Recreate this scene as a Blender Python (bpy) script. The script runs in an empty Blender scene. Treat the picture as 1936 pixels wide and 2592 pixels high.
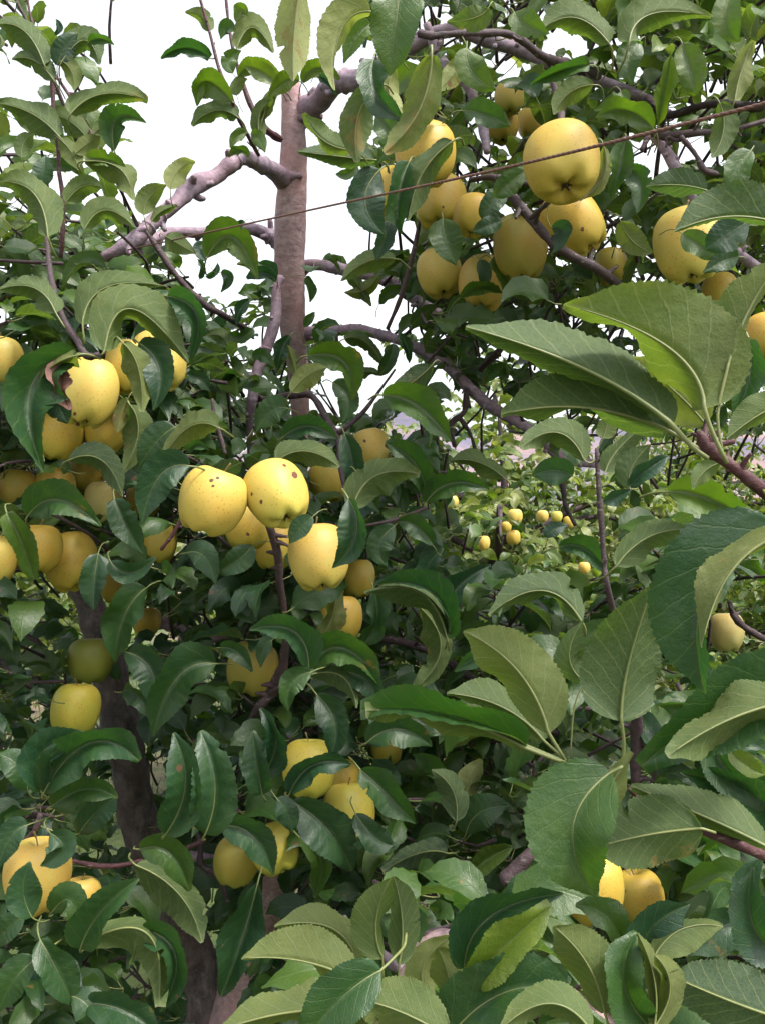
import bpy, math, random
import numpy as np
from mathutils import Vector, Matrix

random.seed(7)
rng = np.random.default_rng(11)
scn = bpy.context.scene
COL = scn.collection
# ------------------------------------------------------------------ camera
FPX = 2245.0            # focal length in photograph pixels
CZ = 1.6
cam_d = bpy.data.cameras.new('camera')
cam_d.sensor_fit = 'VERTICAL'
cam_d.angle = 2 * math.atan(1296 / FPX)
cam_d.clip_start = 0.02
cam_d.clip_end = 3000
cam = bpy.data.objects.new('camera', cam_d)
cam.location = (0, 0, CZ)
cam.rotation_euler = (math.radians(90), 0, 0)
COL.objects.link(cam)
scn.camera = cam
# ------------------------------------------------------------------ world, sun
SUN = Vector((0.42, -0.30, 0.85)).normalized()
elev = math.asin(SUN.z)
w = bpy.data.worlds.new('World'); scn.world = w; w.use_nodes = True
nt = w.node_tree
bg = nt.nodes['Background']
sky = nt.nodes.new('ShaderNodeTexSky'); sky.sky_type = 'NISHITA'; sky.sun_disc = False
sky.sun_elevation = elev; sky.sun_rotation = math.atan2(SUN.x, SUN.y)
sky.dust_density = 4.0; sky.air_density = 1.3; sky.ozone_density = 1.0
hs = nt.nodes.new('ShaderNodeHueSaturation'); hs.inputs['Saturation'].default_value = 0.22
hs.inputs['Value'].default_value = 1.0
nt.links.new(sky.outputs[0], hs.inputs['Color']); nt.links.new(hs.outputs[0], bg.inputs['Color'])
bg.inputs['Strength'].default_value = 0.15
sd = bpy.data.lights.new('sun', 'SUN'); sd.energy = 2.0; sd.angle = math.radians(11); sd.color = (1.0, 0.94, 0.85)
so = bpy.data.objects.new('sun', sd); COL.objects.link(so)
so.rotation_euler = SUN.to_track_quat('Z', 'Y').to_euler()
scn.view_settings.view_transform = 'Standard'
scn.view_settings.look = 'None'
scn.view_settings.gamma = 1
scn.view_settings.exposure = 1.47
scn.cycles.max_bounces = 7
scn.cycles.transparent_max_bounces = 4

def P(x, y, d):
    return np.array([(x - 968) / FPX * d, d, CZ - (y - 1296) / FPX * d])
def proj(p):
    return (968 + p[0] / p[1] * FPX, 1296 - (p[2] - CZ) / p[1] * FPX)

# ------------------------------------------------------------------ materials
def mat(name):
    m = bpy.data.materials.new(name); m.use_nodes = True
    return m, m.node_tree, m.node_tree.nodes['Principled BSDF']
def N(nt, t, **k):
    n = nt.nodes.new(t)
    for a, b in k.items(): setattr(n, a, b)
    return n
def mth(nt, op, a, b=None, c=None, clamp=False):
    n = nt.nodes.new('ShaderNodeMath'); n.operation = op; n.use_clamp = clamp
    for i, v in enumerate((a, b, c)):
        if v is None: continue
        if isinstance(v, (int, float)): n.inputs[i].default_value = v
        else: nt.links.new(v, n.inputs[i])
    return n.outputs[0]
def mix(nt, f, a, b, mode='MIX'):
    n = nt.nodes.new('ShaderNodeMix'); n.data_type = 'RGBA'; n.blend_type = mode
    for s, v in ((n.inputs[0], f), (n.inputs[6], a), (n.inputs[7], b)):
        if isinstance(v, (int, float)): s.default_value = v
        elif isinstance(v, tuple): s.default_value = v + (1,) if len(v) == 3 else v
        else: nt.links.new(v, s)
    return n.outputs[2]
def ramp(nt, f, stops, interp='LINEAR'):
    n = nt.nodes.new('ShaderNodeValToRGB'); n.color_ramp.interpolation = interp
    e = n.color_ramp.elements
    while len(e) < len(stops): e.new(0.5)
    for i, (p, c) in enumerate(stops):
        e[i].position = p; e[i].color = c + (1,) if len(c) == 3 else c
    nt.links.new(f, n.inputs[0])
    return n.outputs[0]
def noise(nt, vec, scale, detail=4, rough=.55):
    n = nt.nodes.new('ShaderNodeTexNoise'); n.inputs['Scale'].default_value = scale
    n.inputs['Detail'].default_value = detail; n.inputs['Roughness'].default_value = rough
    if vec is not None: nt.links.new(vec, n.inputs['Vector'])
    return n.outputs['Fac']

def leaf_material():
    m, nt, b = mat('apple_leaf')
    uv = N(nt, 'ShaderNodeUVMap'); uv.uv_map = 'UVMap'
    sp = N(nt, 'ShaderNodeSeparateXYZ'); nt.links.new(uv.outputs[0], sp.inputs[0])
    tone = N(nt, 'ShaderNodeAttribute'); tone.attribute_name = 'tone'; tn = tone.outputs['Fac']
    geo = N(nt, 'ShaderNodeNewGeometry')
    tc = N(nt, 'ShaderNodeTexCoord')
    u, v = sp.outputs[0], sp.outputs[1]
    nz = noise(nt, tc.outputs['Object'], 45, 3)
    av = mth(nt, 'ABSOLUTE', v)
    s = mth(nt, 'SUBTRACT', u, mth(nt, 'MULTIPLY', av, 1.05))
    s = mth(nt, 'ADD', s, mth(nt, 'MULTIPLY', mth(nt, 'MULTIPLY', av, av), 0.7))
    s = mth(nt, 'ADD', s, mth(nt, 'MULTIPLY', nz, 0.12))
    s = mth(nt, 'ADD', s, mth(nt, 'MULTIPLY', mth(nt, 'SIGN', v), 0.02))
    fr = mth(nt, 'PINGPONG', mth(nt, 'MULTIPLY', s, 7.4), 0.5)      # 0 on a side vein
    side = mth(nt, 'SUBTRACT', 1, mth(nt, 'DIVIDE', fr, 0.070), clamp=True)
    midr = mth(nt, 'SUBTRACT', 1, mth(nt, 'DIVIDE', av, 0.017), clamp=True)
    vein = mth(nt, 'MAXIMUM', mth(nt, 'MULTIPLY', side, 0.62), midr)
    vo = N(nt, 'ShaderNodeTexVoronoi'); vo.feature = 'DISTANCE_TO_EDGE'; vo.inputs['Scale'].default_value = 34
    nt.links.new(uv.outputs[0], vo.inputs['Vector'])
    net = mth(nt, 'SUBTRACT', 1, mth(nt, 'MULTIPLY', vo.outputs['Distance'], 6.0), clamp=True)
    mott = noise(nt, tc.outputs['Object'], 60, 5, .65)
    mott2 = noise(nt, tc.outputs['Object'], 14, 2)
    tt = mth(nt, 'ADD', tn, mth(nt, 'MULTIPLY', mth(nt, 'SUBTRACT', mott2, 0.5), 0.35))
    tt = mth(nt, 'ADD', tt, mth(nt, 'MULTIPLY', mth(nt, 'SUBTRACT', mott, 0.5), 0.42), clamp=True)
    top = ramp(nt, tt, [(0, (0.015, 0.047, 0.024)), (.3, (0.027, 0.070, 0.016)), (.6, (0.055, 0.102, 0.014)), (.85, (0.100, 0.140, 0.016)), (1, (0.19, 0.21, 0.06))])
    top = mix(nt, mth(nt, 'MULTIPLY', vein, 0.45), top, (0.085, 0.125, 0.035))
    und = ramp(nt, tt, [(0, (0.028, 0.056, 0.032)), (.3, (0.042, 0.076, 0.026)), (.6, (0.066, 0.102, 0.024)), (.85, (0.112, 0.134, 0.032)), (1, (0.23, 0.245, 0.10))])
    und = mix(nt, mth(nt, 'MULTIPLY', net, 0.16), und, (0.16, 0.19, 0.08))
    und = mix(nt, mth(nt, 'MULTIPLY', vein, 0.95), und, (0.15, 0.175, 0.080))
    vs = N(nt, 'ShaderNodeTexVoronoi'); vs.inputs['Scale'].default_value = 14
    nt.links.new(tc.outputs['Object'], vs.inputs['Vector'])
    spot = mth(nt, 'MULTIPLY', mth(nt, 'LESS_THAN', mth(nt, 'ADD', vs.outputs['Distance'], mth(nt, 'MULTIPLY', mott, .1)), 0.105), 0.75)
    colr = mix(nt, geo.outputs['Backfacing'], top, und)
    colr = mix(nt, spot, colr, (0.13, 0.06, 0.035))
    br_ = mth(nt, 'MULTIPLY', mth(nt, 'SUBTRACT', noise(nt, tc.outputs['Object'], 20, 5, .7), .635, clamp=True), 22, clamp=True)
    colr = mix(nt, mth(nt, 'MULTIPLY', br_, .55), colr, (0.20, 0.125, 0.035))
    nt.links.new(colr, b.inputs['Base Color'])
    r = mth(nt, 'ADD', 0.37, mth(nt, 'MULTIPLY', geo.outputs['Backfacing'], 0.34))
    r = mth(nt, 'ADD', r, mth(nt, 'MULTIPLY', mott, 0.14))
    nt.links.new(r, b.inputs['Roughness'])
    b.inputs['Specular IOR Level'].default_value = 0.55
    tr = N(nt, 'ShaderNodeBsdfTranslucent')
    tcol = mix(nt, 1.0, colr, (1.6, 1.85, 0.6), 'MULTIPLY')
    nt.links.new(tcol, tr.inputs['Color'])
    ms = N(nt, 'ShaderNodeMixShader'); ms.inputs[0].default_value = 0.37
    nt.links.new(b.outputs[0], ms.inputs[1]); nt.links.new(tr.outputs[0], ms.inputs[2])
    out = nt.nodes['Material Output']; nt.links.new(ms.outputs[0], out.inputs['Surface'])
    h = mth(nt, 'ADD', mth(nt, 'MULTIPLY', vein, mth(nt, 'SUBTRACT', 0, 0.40)), mth(nt, 'MULTIPLY', net, -0.10))
    h = mth(nt, 'ADD', h, mth(nt, 'MULTIPLY', noise(nt, tc.outputs['Object'], 190, 3), 1.0))
    h = mth(nt, 'ADD', h, mth(nt, 'ADD', mth(nt, 'MULTIPLY', mott2, 2.4), mth(nt, 'MULTIPLY', mott, 1.0)))
    bp = N(nt, 'ShaderNodeBump'); bp.inputs['Strength'].default_value = 0.55; bp.inputs['Distance'].default_value = 0.0010
    nt.links.new(h, bp.inputs['Height']); nt.links.new(bp.outputs[0], b.inputs['Normal'])
    return m
def simple(name, c1, c2, scale, rough, bump=0, bd=0.001, stretch=None):
    m, nt, b = mat(name)
    tc = N(nt, 'ShaderNodeTexCoord'); vec = tc.outputs['Object']
    if stretch:
        mp = N(nt, 'ShaderNodeMapping'); mp.inputs['Scale'].default_value = stretch
        nt.links.new(vec, mp.inputs['Vector']); vec = mp.outputs[0]
    n = noise(nt, vec, scale, 6, .62)
    c = ramp(nt, n, [(.3, c1), (.68, c2)])
    nt.links.new(c, b.inputs['Base Color']); b.inputs['Roughness'].default_value = rough
    if bump:
        bp = N(nt, 'ShaderNodeBump'); bp.inputs['Strength'].default_value = bump; bp.inputs['Distance'].default_value = bd
        nt.links.new(n, bp.inputs['Height']); nt.links.new(bp.outputs[0], b.inputs['Normal'])
    return m
def bark(name, c1, c2, c3, coarse=0.5, sc=60):
    m, nt, b = mat(name)
    tc = N(nt, 'ShaderNodeTexCoord'); vec = tc.outputs['Object']
    mp = N(nt, 'ShaderNodeMapping'); mp.inputs['Scale'].default_value = (1, 1, 1.7 if coarse < .6 else .45); nt.links.new(vec, mp.inputs['Vector'])
    n1 = noise(nt, mp.outputs[0], sc, 7, .7); n2 = noise(nt, vec, 11, 3); n3 = noise(nt, vec, sc * 4, 3)
    c = ramp(nt, n1, [(.30, c1), (.50, c2), (.72, c3)])
    c = mix(nt, ramp(nt, n2, [(.38, (0, 0, 0)), (.62, (1, 1, 1))]), c, mix(nt, .5, c, c2))
    c = mix(nt, mth(nt, 'MULTIPLY', mth(nt, 'SUBTRACT', n2, .42, clamp=True), 2.2, clamp=True), c, mix(nt, 1.0, c, (1.25, .93, .86), 'MULTIPLY'))
    vo = N(nt, 'ShaderNodeTexVoronoi'); vo.inputs['Scale'].default_value = 95
    mp2 = N(nt, 'ShaderNodeMapping'); mp2.inputs['Scale'].default_value = (.5, .5, 1.5); nt.links.new(vec, mp2.inputs['Vector']); nt.links.new(mp2.outputs[0], vo.inputs['Vector'])
    lent = mth(nt, 'LESS_THAN', vo.outputs['Distance'], 0.17)
    c = mix(nt, mth(nt, 'MULTIPLY', lent, .35), c, (0.27, 0.22, 0.19))
    nt.links.new(c, b.inputs['Base Color']); b.inputs['Roughness'].default_value = .68
    h = mth(nt, 'ADD', n1, mth(nt, 'MULTIPLY', n3, .3)); h = mth(nt, 'ADD', h, mth(nt, 'MULTIPLY', lent, .25))
    bp = N(nt, 'ShaderNodeBump'); bp.inputs['Strength'].default_value = .8; bp.inputs['Distance'].default_value = 0.005 * coarse
    nt.links.new(h, bp.inputs['Height']); nt.links.new(bp.outputs[0], b.inputs['Normal'])
    return m
M_leaf = leaf_material()
M_dead = simple('withered_leaf', (0.06, 0.022, 0.018), (0.17, 0.08, 0.06), 60, .8, .5)
M_yel = simple('yellowed_leaf', (0.24, 0.16, 0.01), (0.36, 0.28, 0.05), 60, .6, .4)
M_pet = simple('petiole', (0.08, 0.11, 0.03), (0.19, 0.20, 0.07), 40, .5)
M_trunk = bark('trunk_bark', (0.19, 0.125, 0.14), (0.37, 0.245, 0.26), (0.52, 0.40, 0.43))
M_limb = bark('limb_bark', (0.11, 0.080, 0.11), (0.22, 0.165, 0.215), (0.40, 0.335, 0.41))
M_twig = bark('twig_bark', (0.020, 0.012, 0.015), (0.042, 0.025, 0.030), (0.085, 0.060, 0.068), .5, 110)
M_red = bark('young_shoot_bark', (0.028, 0.007, 0.010), (0.055, 0.015, 0.020), (0.13, 0.08, 0.085), .3, 140)
M_old = bark('rough_old_bark', (0.018, 0.014, 0.017), (0.10, 0.078, 0.080), (0.26, 0.21, 0.215), 2.2, 42)
M_stem = simple('apple_stem', (0.08, 0.05, 0.02), (0.20, 0.15, 0.06), 200, .7)
M_calyx = simple('apple_calyx', (0.015, 0.010, 0.006), (0.07, 0.05, 0.03), 300, .9)
M_blem = simple('apple_blemish', (0.045, 0.012, 0.006), (0.16, 0.05, 0.02), 500, .7)
M_wire = simple('rusty_wire', (0.055, 0.022, 0.018), (0.19, 0.085, 0.06), 400, .62, .8, .0008)
M_hose = simple('blue_grey_wire', (0.06, 0.08, 0.13), (0.13, 0.16, 0.24), 90, .5)

def apple_material():
    m, nt, b = mat('golden_apple_skin')
    tc = N(nt, 'ShaderNodeTexCoord'); oi = N(nt, 'ShaderNodeObjectInfo')
    ad = N(nt, 'ShaderNodeVectorMath'); ad.operation = 'ADD'
    sc = N(nt, 'ShaderNodeVectorMath'); sc.operation = 'SCALE'; sc.inputs[0].default_value = (3.1, 5.7, 1.9)
    nt.links.new(oi.outputs['Random'], sc.inputs['Scale'])
    nt.links.new(tc.outputs['Object'], ad.inputs[0]); nt.links.new(sc.outputs[0], ad.inputs[1])
    vec = ad.outputs[0]
    sp = N(nt, 'ShaderNodeSeparateXYZ'); nt.links.new(tc.outputs['Object'], sp.inputs[0])
    z = sp.outputs[2]                                        # -0.04 .. 0.04
    big = noise(nt, vec, 22, 3)
    fine = noise(nt, vec, 260, 4, .7)
    base = mix(nt, ramp(nt, big, [(.35, (0, 0, 0)), (.65, (1, 1, 1))]), oi.outputs['Color'], mix(nt, 1.0, oi.outputs['Color'], (1.10, .92, .80), 'MULTIPLY'))
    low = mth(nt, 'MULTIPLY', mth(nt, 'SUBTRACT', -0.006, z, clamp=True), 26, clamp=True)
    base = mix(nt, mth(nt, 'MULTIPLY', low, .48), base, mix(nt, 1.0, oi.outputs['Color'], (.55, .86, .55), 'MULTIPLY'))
    blush = mth(nt, 'MULTIPLY', mth(nt, 'SUBTRACT', 1, oi.outputs['Alpha']), ramp(nt, noise(nt, vec, 15, 2), [(.40, (0, 0, 0)), (.62, (1, 1, 1))]))
    base = mix(nt, blush, base, (0.45, 0.16, 0.030))
    vo = N(nt, 'ShaderNodeTexVoronoi'); vo.inputs['Scale'].default_value = 225; vo.inputs['Randomness'].default_value = .95
    nt.links.new(vec, vo.inputs['Vector'])
    dot = mth(nt, 'MULTIPLY', mth(nt, 'LESS_THAN', vo.outputs['Distance'], mth(nt, 'MULTIPLY', big, .36)), .6)
    base = mix(nt, dot, base, (0.19, 0.115, 0.022))
    base = mix(nt, mth(nt, 'MULTIPLY', fine, .35), base, (0.30, 0.21, 0.03))
    sv = N(nt, 'ShaderNodeVectorMath'); sv.operation = 'LENGTH'
    xy = N(nt, 'ShaderNodeCombineXYZ'); nt.links.new(sp.outputs[0], xy.inputs[0]); nt.links.new(sp.outputs[1], xy.inputs[1])
    nt.links.new(xy.outputs[0], sv.inputs[0])
    rus = mth(nt, 'MULTIPLY', mth(nt, 'MULTIPLY', mth(nt, 'GREATER_THAN', z, 0), mth(nt, 'SUBTRACT', 1, mth(nt, 'DIVIDE', sv.outputs['Value'], .016), clamp=True)), .75)
    base = mix(nt, rus, base, (0.15, 0.12, 0.035))
    nt.links.new(base, b.inputs['Base Color'])
    b.inputs['Roughness'].default_value = .5; b.inputs['Specular IOR Level'].default_value = .42
    b.inputs['Subsurface Weight'].default_value = .12; b.inputs['Subsurface Radius'].default_value = (.01, .006, .002); b.inputs['Subsurface Scale'].default_value = .5
    bp = N(nt, 'ShaderNodeBump'); bp.inputs['Strength'].default_value = .25; bp.inputs['Distance'].default_value = .0005
    nt.links.new(mth(nt, 'ADD', fine, mth(nt, 'MULTIPLY', big, 3)), bp.inputs['Height']); nt.links.new(bp.outputs[0], b.inputs['Normal'])
    return m
M_apple = apple_material()

def ground_material():
    m, nt, b = mat('orchard_ground')
    tc = N(nt, 'ShaderNodeTexCoord'); v = tc.outputs['Object']
    a = noise(nt, v, .5, 6); c = noise(nt, v, 9, 6, .7)
    g = ramp(nt, c, [(.3, (0.02, 0.035, 0.009)), (.6, (0.06, 0.085, 0.02))])
    d = ramp(nt, c, [(.3, (0.09, 0.065, 0.04)), (.7, (0.20, 0.15, 0.10))])
    col = mix(nt, ramp(nt, a, [(.5, (0, 0, 0)), (.62, (1, 1, 1))]), g, d)
    nt.links.new(col, b.inputs['Base Color']); b.inputs['Roughness'].default_value = .9
    bp = N(nt, 'ShaderNodeBump'); bp.inputs['Distance'].default_value = .02; nt.links.new(c, bp.inputs['Height']); nt.links.new(bp.outputs[0], b.inputs['Normal'])
    return m
def hill_material():
    m, nt, b = mat('dry_hillside')
    tc = N(nt, 'ShaderNodeTexCoord'); v = tc.outputs['Object']
    a = noise(nt, v, .03, 6, .6); c = noise(nt, v, .25, 5, .7)
    col = ramp(nt, a, [(.38, (0.09, 0.08, 0.125)), (.5, (0.15, 0.115, 0.14)), (.62, (0.22, 0.14, 0.13))])
    col = mix(nt, ramp(nt, c, [(.55, (0, 0, 0)), (.62, (1, 1, 1))]), col, (0.06, 0.075, 0.07))
    nt.links.new(col, b.inputs['Base Color']); b.inputs['Roughness'].default_value = .95
    return m
M_ground = ground_material(); M_hill = hill_material()
M_grass = simple('grass_blades', (0.03, 0.06, 0.013), (0.11, 0.13, 0.035), 3, .6)

# ------------------------------------------------------------------ mesh collector
class MB:
    def __init__(s):
        s.v = []; s.f = []; s.mi = []; s.uv = []; s.tone = []; s.n = 0
    def add(s, V, F, mi=0, uv=None, tone=0.5):
        V = np.asarray(V, float); F = np.asarray(F, int)
        s.v.append(V); s.f.append(F + s.n); s.mi.append(np.full(len(F), mi))
        s.uv.append(np.zeros((len(V), 2)) if uv is None else uv)
        s.tone.append(np.full(len(V), tone)); s.n += len(V)
    def build(s, name, mats, parent=None, origin=None, smooth=True):
        V = np.concatenate(s.v); F = np.concatenate(s.f); mi = np.concatenate(s.mi)
        UV = np.concatenate(s.uv); tone = np.concatenate(s.tone)
        o3 = np.array(origin if origin is not None else (0, 0, 0), float)
        me = bpy.data.meshes.new(name)
        me.vertices.add(len(V)); me.vertices.foreach_set('co', (V - o3).ravel())
        me.loops.add(F.size); me.loops.foreach_set('vertex_index', F.ravel())
        me.polygons.add(len(F)); me.polygons.foreach_set('loop_start', np.arange(len(F)) * 4)
        me.polygons.foreach_set('loop_total', np.full(len(F), 4))
        for m in mats: me.materials.append(m)
        me.polygons.foreach_set('material_index', mi)
        me.update(calc_edges=True)
        ul = me.uv_layers.new(name='UVMap'); ul.data.foreach_set('uv', UV[F.ravel()].ravel())
        at = me.attributes.new('tone', 'FLOAT', 'POINT'); at.data.foreach_set('value', tone)
        me.polygons.foreach_set('use_smooth', np.full(len(F), smooth))
        ob = bpy.data.objects.new(name, me); COL.objects.link(ob)
        if parent is not None:
            ob.parent = parent
            ob.location = Vector(o3) - parent.matrix_world.translation if parent.type == 'EMPTY' else Vector(o3) - Vector(parent['_w'])
        else: ob.location = o3
        return ob

def unit(a): return a / (np.linalg.norm(a, axis=-1, keepdims=True) + 1e-12)

def catmull(pts, k):
    pts = np.asarray(pts, float)
    p = np.vstack([2 * pts[0] - pts[1], pts, 2 * pts[-1] - pts[-2]])
    out = []
    for i in range(1, len(p) - 2):
        for j in range(k):
            t = j / k
            out.append(.5 * ((2 * p[i]) + (-p[i-1] + p[i+1]) * t + (2*p[i-1] - 5*p[i] + 4*p[i+1] - p[i+2]) * t*t + (-p[i-1] + 3*p[i] - 3*p[i+1] + p[i+2]) * t**3))
    out.append(p[-2])
    return np.array(out)

def tube(mb, pts, radii, mi=0, sides=8, k=4, bumpy=0.0, tone=.5, rnd=None):
    """pts (n,3), radii (n): closed tapered tube"""
    C = catmull(np.column_stack([pts, radii]), k)
    c, r = C[:, :3], np.maximum(C[:, 3], 1e-4)
    T = unit(np.gradient(c, axis=0))
    up = np.array([0.13, -0.9, 0.35]); 
    a = unit(np.cross(T, up)); b = np.cross(T, a)
    th = np.linspace(0, 2*np.pi, sides, endpoint=False)
    rr = r[:, None] * np.ones(sides)[None]
    if bumpy:
        g = rnd or rng
        low = g.normal(size=(len(c), sides)); low = (low + np.roll(low, 1, 1) + np.roll(low, -1, 1)) / 3
        low[1:-1] = (low[1:-1] + low[2:] + low[:-2]) / 3
        node = g.normal(size=len(c))[:, None] * .5
        rr = rr * (1 + bumpy * (low * 1.4 + node))
    V = c[:, None] + rr[..., None] * (np.cos(th)[None, :, None] * a[:, None] + np.sin(th)[None, :, None] * b[:, None])
    n = len(c); V = V.reshape(-1, 3)
    i = np.arange(n - 1)[:, None]; j = np.arange(sides)[None]
    F = np.stack([i*sides + j, i*sides + (j+1) % sides, (i+1)*sides + (j+1) % sides, (i+1)*sides + j], -1).reshape(-1, 4)
    capv = np.array([c[0] - T[0]*r[0]*.4, c[-1] + T[-1]*r[-1]*.6]); base = len(V); V = np.vstack([V, capv])
    caps = []
    for q in range(0, sides, 2):
        caps.append([base, (q+2) % sides, (q+1) % sides, q])
        o = (n-1)*sides
        caps.append([base+1, o+q, o+(q+1) % sides, o+(q+2) % sides])
    mb.add(V, np.vstack([F, caps]), mi, tone=tone)

def leafprof(t):
    w = t**0.56 * (1 - t)**0.86 + .0
    return w * (1 - .22 * np.exp(-((t - .93) / .06)**2)) / (.3943**.56 * .6057**.86)

def blade(mb, P0, PM, P2, Nref, wl, wr, aL, aR, top=True, rows=14, cols=4, teeth=.05, cup=.02, wave=.02, tone=.5, mi=0, g=rng, toview=1, twist=.5):
    """one leaf blade; Nref = reference normal(s), wl/wr real half widths, aL/aR fold angles towards Nref"""
    t = np.linspace(0.0, 1, rows + 1)
    C = 2 * PM - .5 * (P0 + P2)
    m = ((1-t)**2)[:, None]*P0 + (2*t*(1-t))[:, None]*C + (t**2)[:, None]*P2
    T = unit(2*(1-t)[:, None]*(C-P0) + 2*t[:, None]*(P2-C))
    Nn = unit(Nref - (T @ Nref)[:, None] * T)
    tw = (g.random() - .5) * 1.3 * twist
    B_ = np.cross(T, Nn); an = (t - .35)[:, None] * tw
    Nn = np.cos(an) * Nn + np.sin(an) * B_
    S = np.cross(T, Nn)
    L = np.linalg.norm(PM-P0) + np.linalg.norm(P2-PM)
    w = leafprof(np.clip(t, .0, 1))
    w[0] = .06; w[-1] = 0.01
    s = np.linspace(0, 1, cols // 2 + 1)[1:]
    ph = g.random(6) * 6.28; fr = 5 + g.random() * 6; fr2 = 11 + g.random()*8; am = g.uniform(.4, 1.5, 2); roll = g.uniform(-.5, 1.0, 2) * cup; nzr = g.normal(size=(2, rows + 1)) * teeth * .5; asym = g.uniform(-.05, .05)
    bt = g.uniform(.2, .85, 2); bd = np.where(g.random(2) < .22, g.uniform(.15, .5, 2), 0); bw = g.uniform(.012, .035, 2)
    def half(sg, W, a):
        dirv = sg * np.cos(a) * S + toview * np.sin(a) * Nn
        nrm = -sg * np.sin(a) * toview * S + np.cos(a) * Nn
        out = []; k2 = 0 if sg > 0 else 1
        for q in s:
            ww = w * W * q
            if q == 1: ww = ww * (1 + teeth * np.where(np.arange(rows+1) % 2 == 0, 1, -1) + nzr[k2])
            fwd = (0.16 * L * q * w * .22)
            off = (-(cup + roll[k2] * np.sin(3*t + ph[4])) * L * (q**2) + wave * L * w * (am[k2] * np.sin(fr * t + ph[k2]) * q**1.5 + .45 * np.sin(fr2 * t + ph[2+k2]) * q**3)
                   + .006 * L * w * np.sin(2*np.pi*7.4*(t - .5*q*w) + .6) * q)
            ww = ww * (1 + asym * sg) * (1 - bd[k2] * np.exp(-((t - bt[k2]) / bw[k2])**4) * q)
            out.append(m + ww[:, None]*dirv + off[:, None]*nrm*(1 if top else -1)*np.sign(w)[:, None] + fwd[:, None]*T)
        return out
    Lh = half(-1, wl, aL)[::-1]; Rh = half(1, wr, aR)
    colsv = Lh + [m] + Rh
    V = np.stack(colsv, 1)                                    # rows+1, cols+1, 3
    sv = np.concatenate([-s[::-1], [0], s])
    vv = sv[None] * w[:, None] * (.5 * (wl + wr) / L)
    UV = np.stack([np.repeat(t[:, None], len(sv), 1), vv], -1)
    nc = len(sv)
    i = np.arange(rows)[:, None]; j = np.arange(nc-1)[None]
    F = np.stack([i*nc+j, i*nc+j+1, (i+1)*nc+j+1, (i+1)*nc+j], -1).reshape(-1, 4)
    if not top: F = F[:, ::-1]
    mb.add(V.reshape(-1, 3), F, mi, UV.reshape(-1, 2), tone)
    return m, T, Nn, L

# ------------------------------------------------------------------ tagging
def empty(name, loc, label, cat, group=None):
    o = bpy.data.objects.new(name, None); COL.objects.link(o); o.location = loc
    o.empty_display_size = .05
    o['label'] = label; o['category'] = cat
    if group: o['group'] = group
    bpy.context.view_layer.update()
    return o

# ------------------------------------------------------------------ setting: ground, hills
def grid(name, xs, ys, zf, m):
    X, Y = np.meshgrid(xs, ys); Z = zf(X, Y)
    mb = MB(); nx = len(xs)
    V = np.stack([X, Y, Z], -1).reshape(-1, 3)
    i = np.arange(len(ys)-1)[:, None]; j = np.arange(nx-1)[None]
    F = np.stack([i*nx+j, i*nx+j+1, (i+1)*nx+j+1, (i+1)*nx+j], -1).reshape(-1, 4)
    mb.add(V, F); o = mb.build(name, [m]); o['kind'] = 'structure'
    return o
grid('ground', np.concatenate([np.linspace(-900, -20, 20), np.linspace(-15, 15, 61), np.linspace(20, 900, 20)]),
     np.concatenate([np.linspace(-200, -10, 8), np.linspace(-5, 30, 71), np.linspace(40, 1500, 30)]),
     lambda X, Y: 0.03*np.sin(X*1.3+1)*np.cos(Y*1.7) * (np.abs(X) < 40) * (Y < 40), M_ground)
def hz(X, Y):
    r = np.clip((Y - 160) / 200, 0, 1)
    ridge = 30 + 9*np.sin(X/60+1) + 5*np.sin(X/23+2) + 2.5*np.sin(X/9.) + 8*np.clip(X/200, -1, 1.5)
    return -1 + r**1.3 * ridge + .8*np.sin(X/5+Y/7)*r
grid('hill', np.linspace(-420, 520, 160), np.linspace(160, 420, 50), hz, M_hill)

# ------------------------------------------------------------------ trees (roots)
T_main = empty('apple_tree', P(640, 2880, 2.25) * [1, 1, 0], 'central apple tree with upright reddish brown trunk and arching side limbs against white sky', 'apple tree', 'apple trees in the orchard')
T_left = empty('apple_tree', P(540, 2880, 2.35) * [1, 1, 0], 'left apple tree with leaning dark rough barked trunk behind yellow and green apples', 'apple tree', 'apple trees in the orchard')
T_near = empty('apple_tree', (0.98, 0.72, 0), 'nearest apple tree at right edge whose large serrated leaves hang close in front', 'apple tree', 'apple trees in the orchard')
T_up = empty('apple_tree', (1.25, 1.75, 0), 'apple tree whose leafy top fills the upper right behind the rusty wire', 'apple tree', 'apple trees in the orchard')
TREES = {'m': T_main, 'l': T_left, 'n': T_near, 'u': T_up}
PROT = []      # (px, py, r_px, depth): keeps random filler leaves from covering things that show

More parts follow.
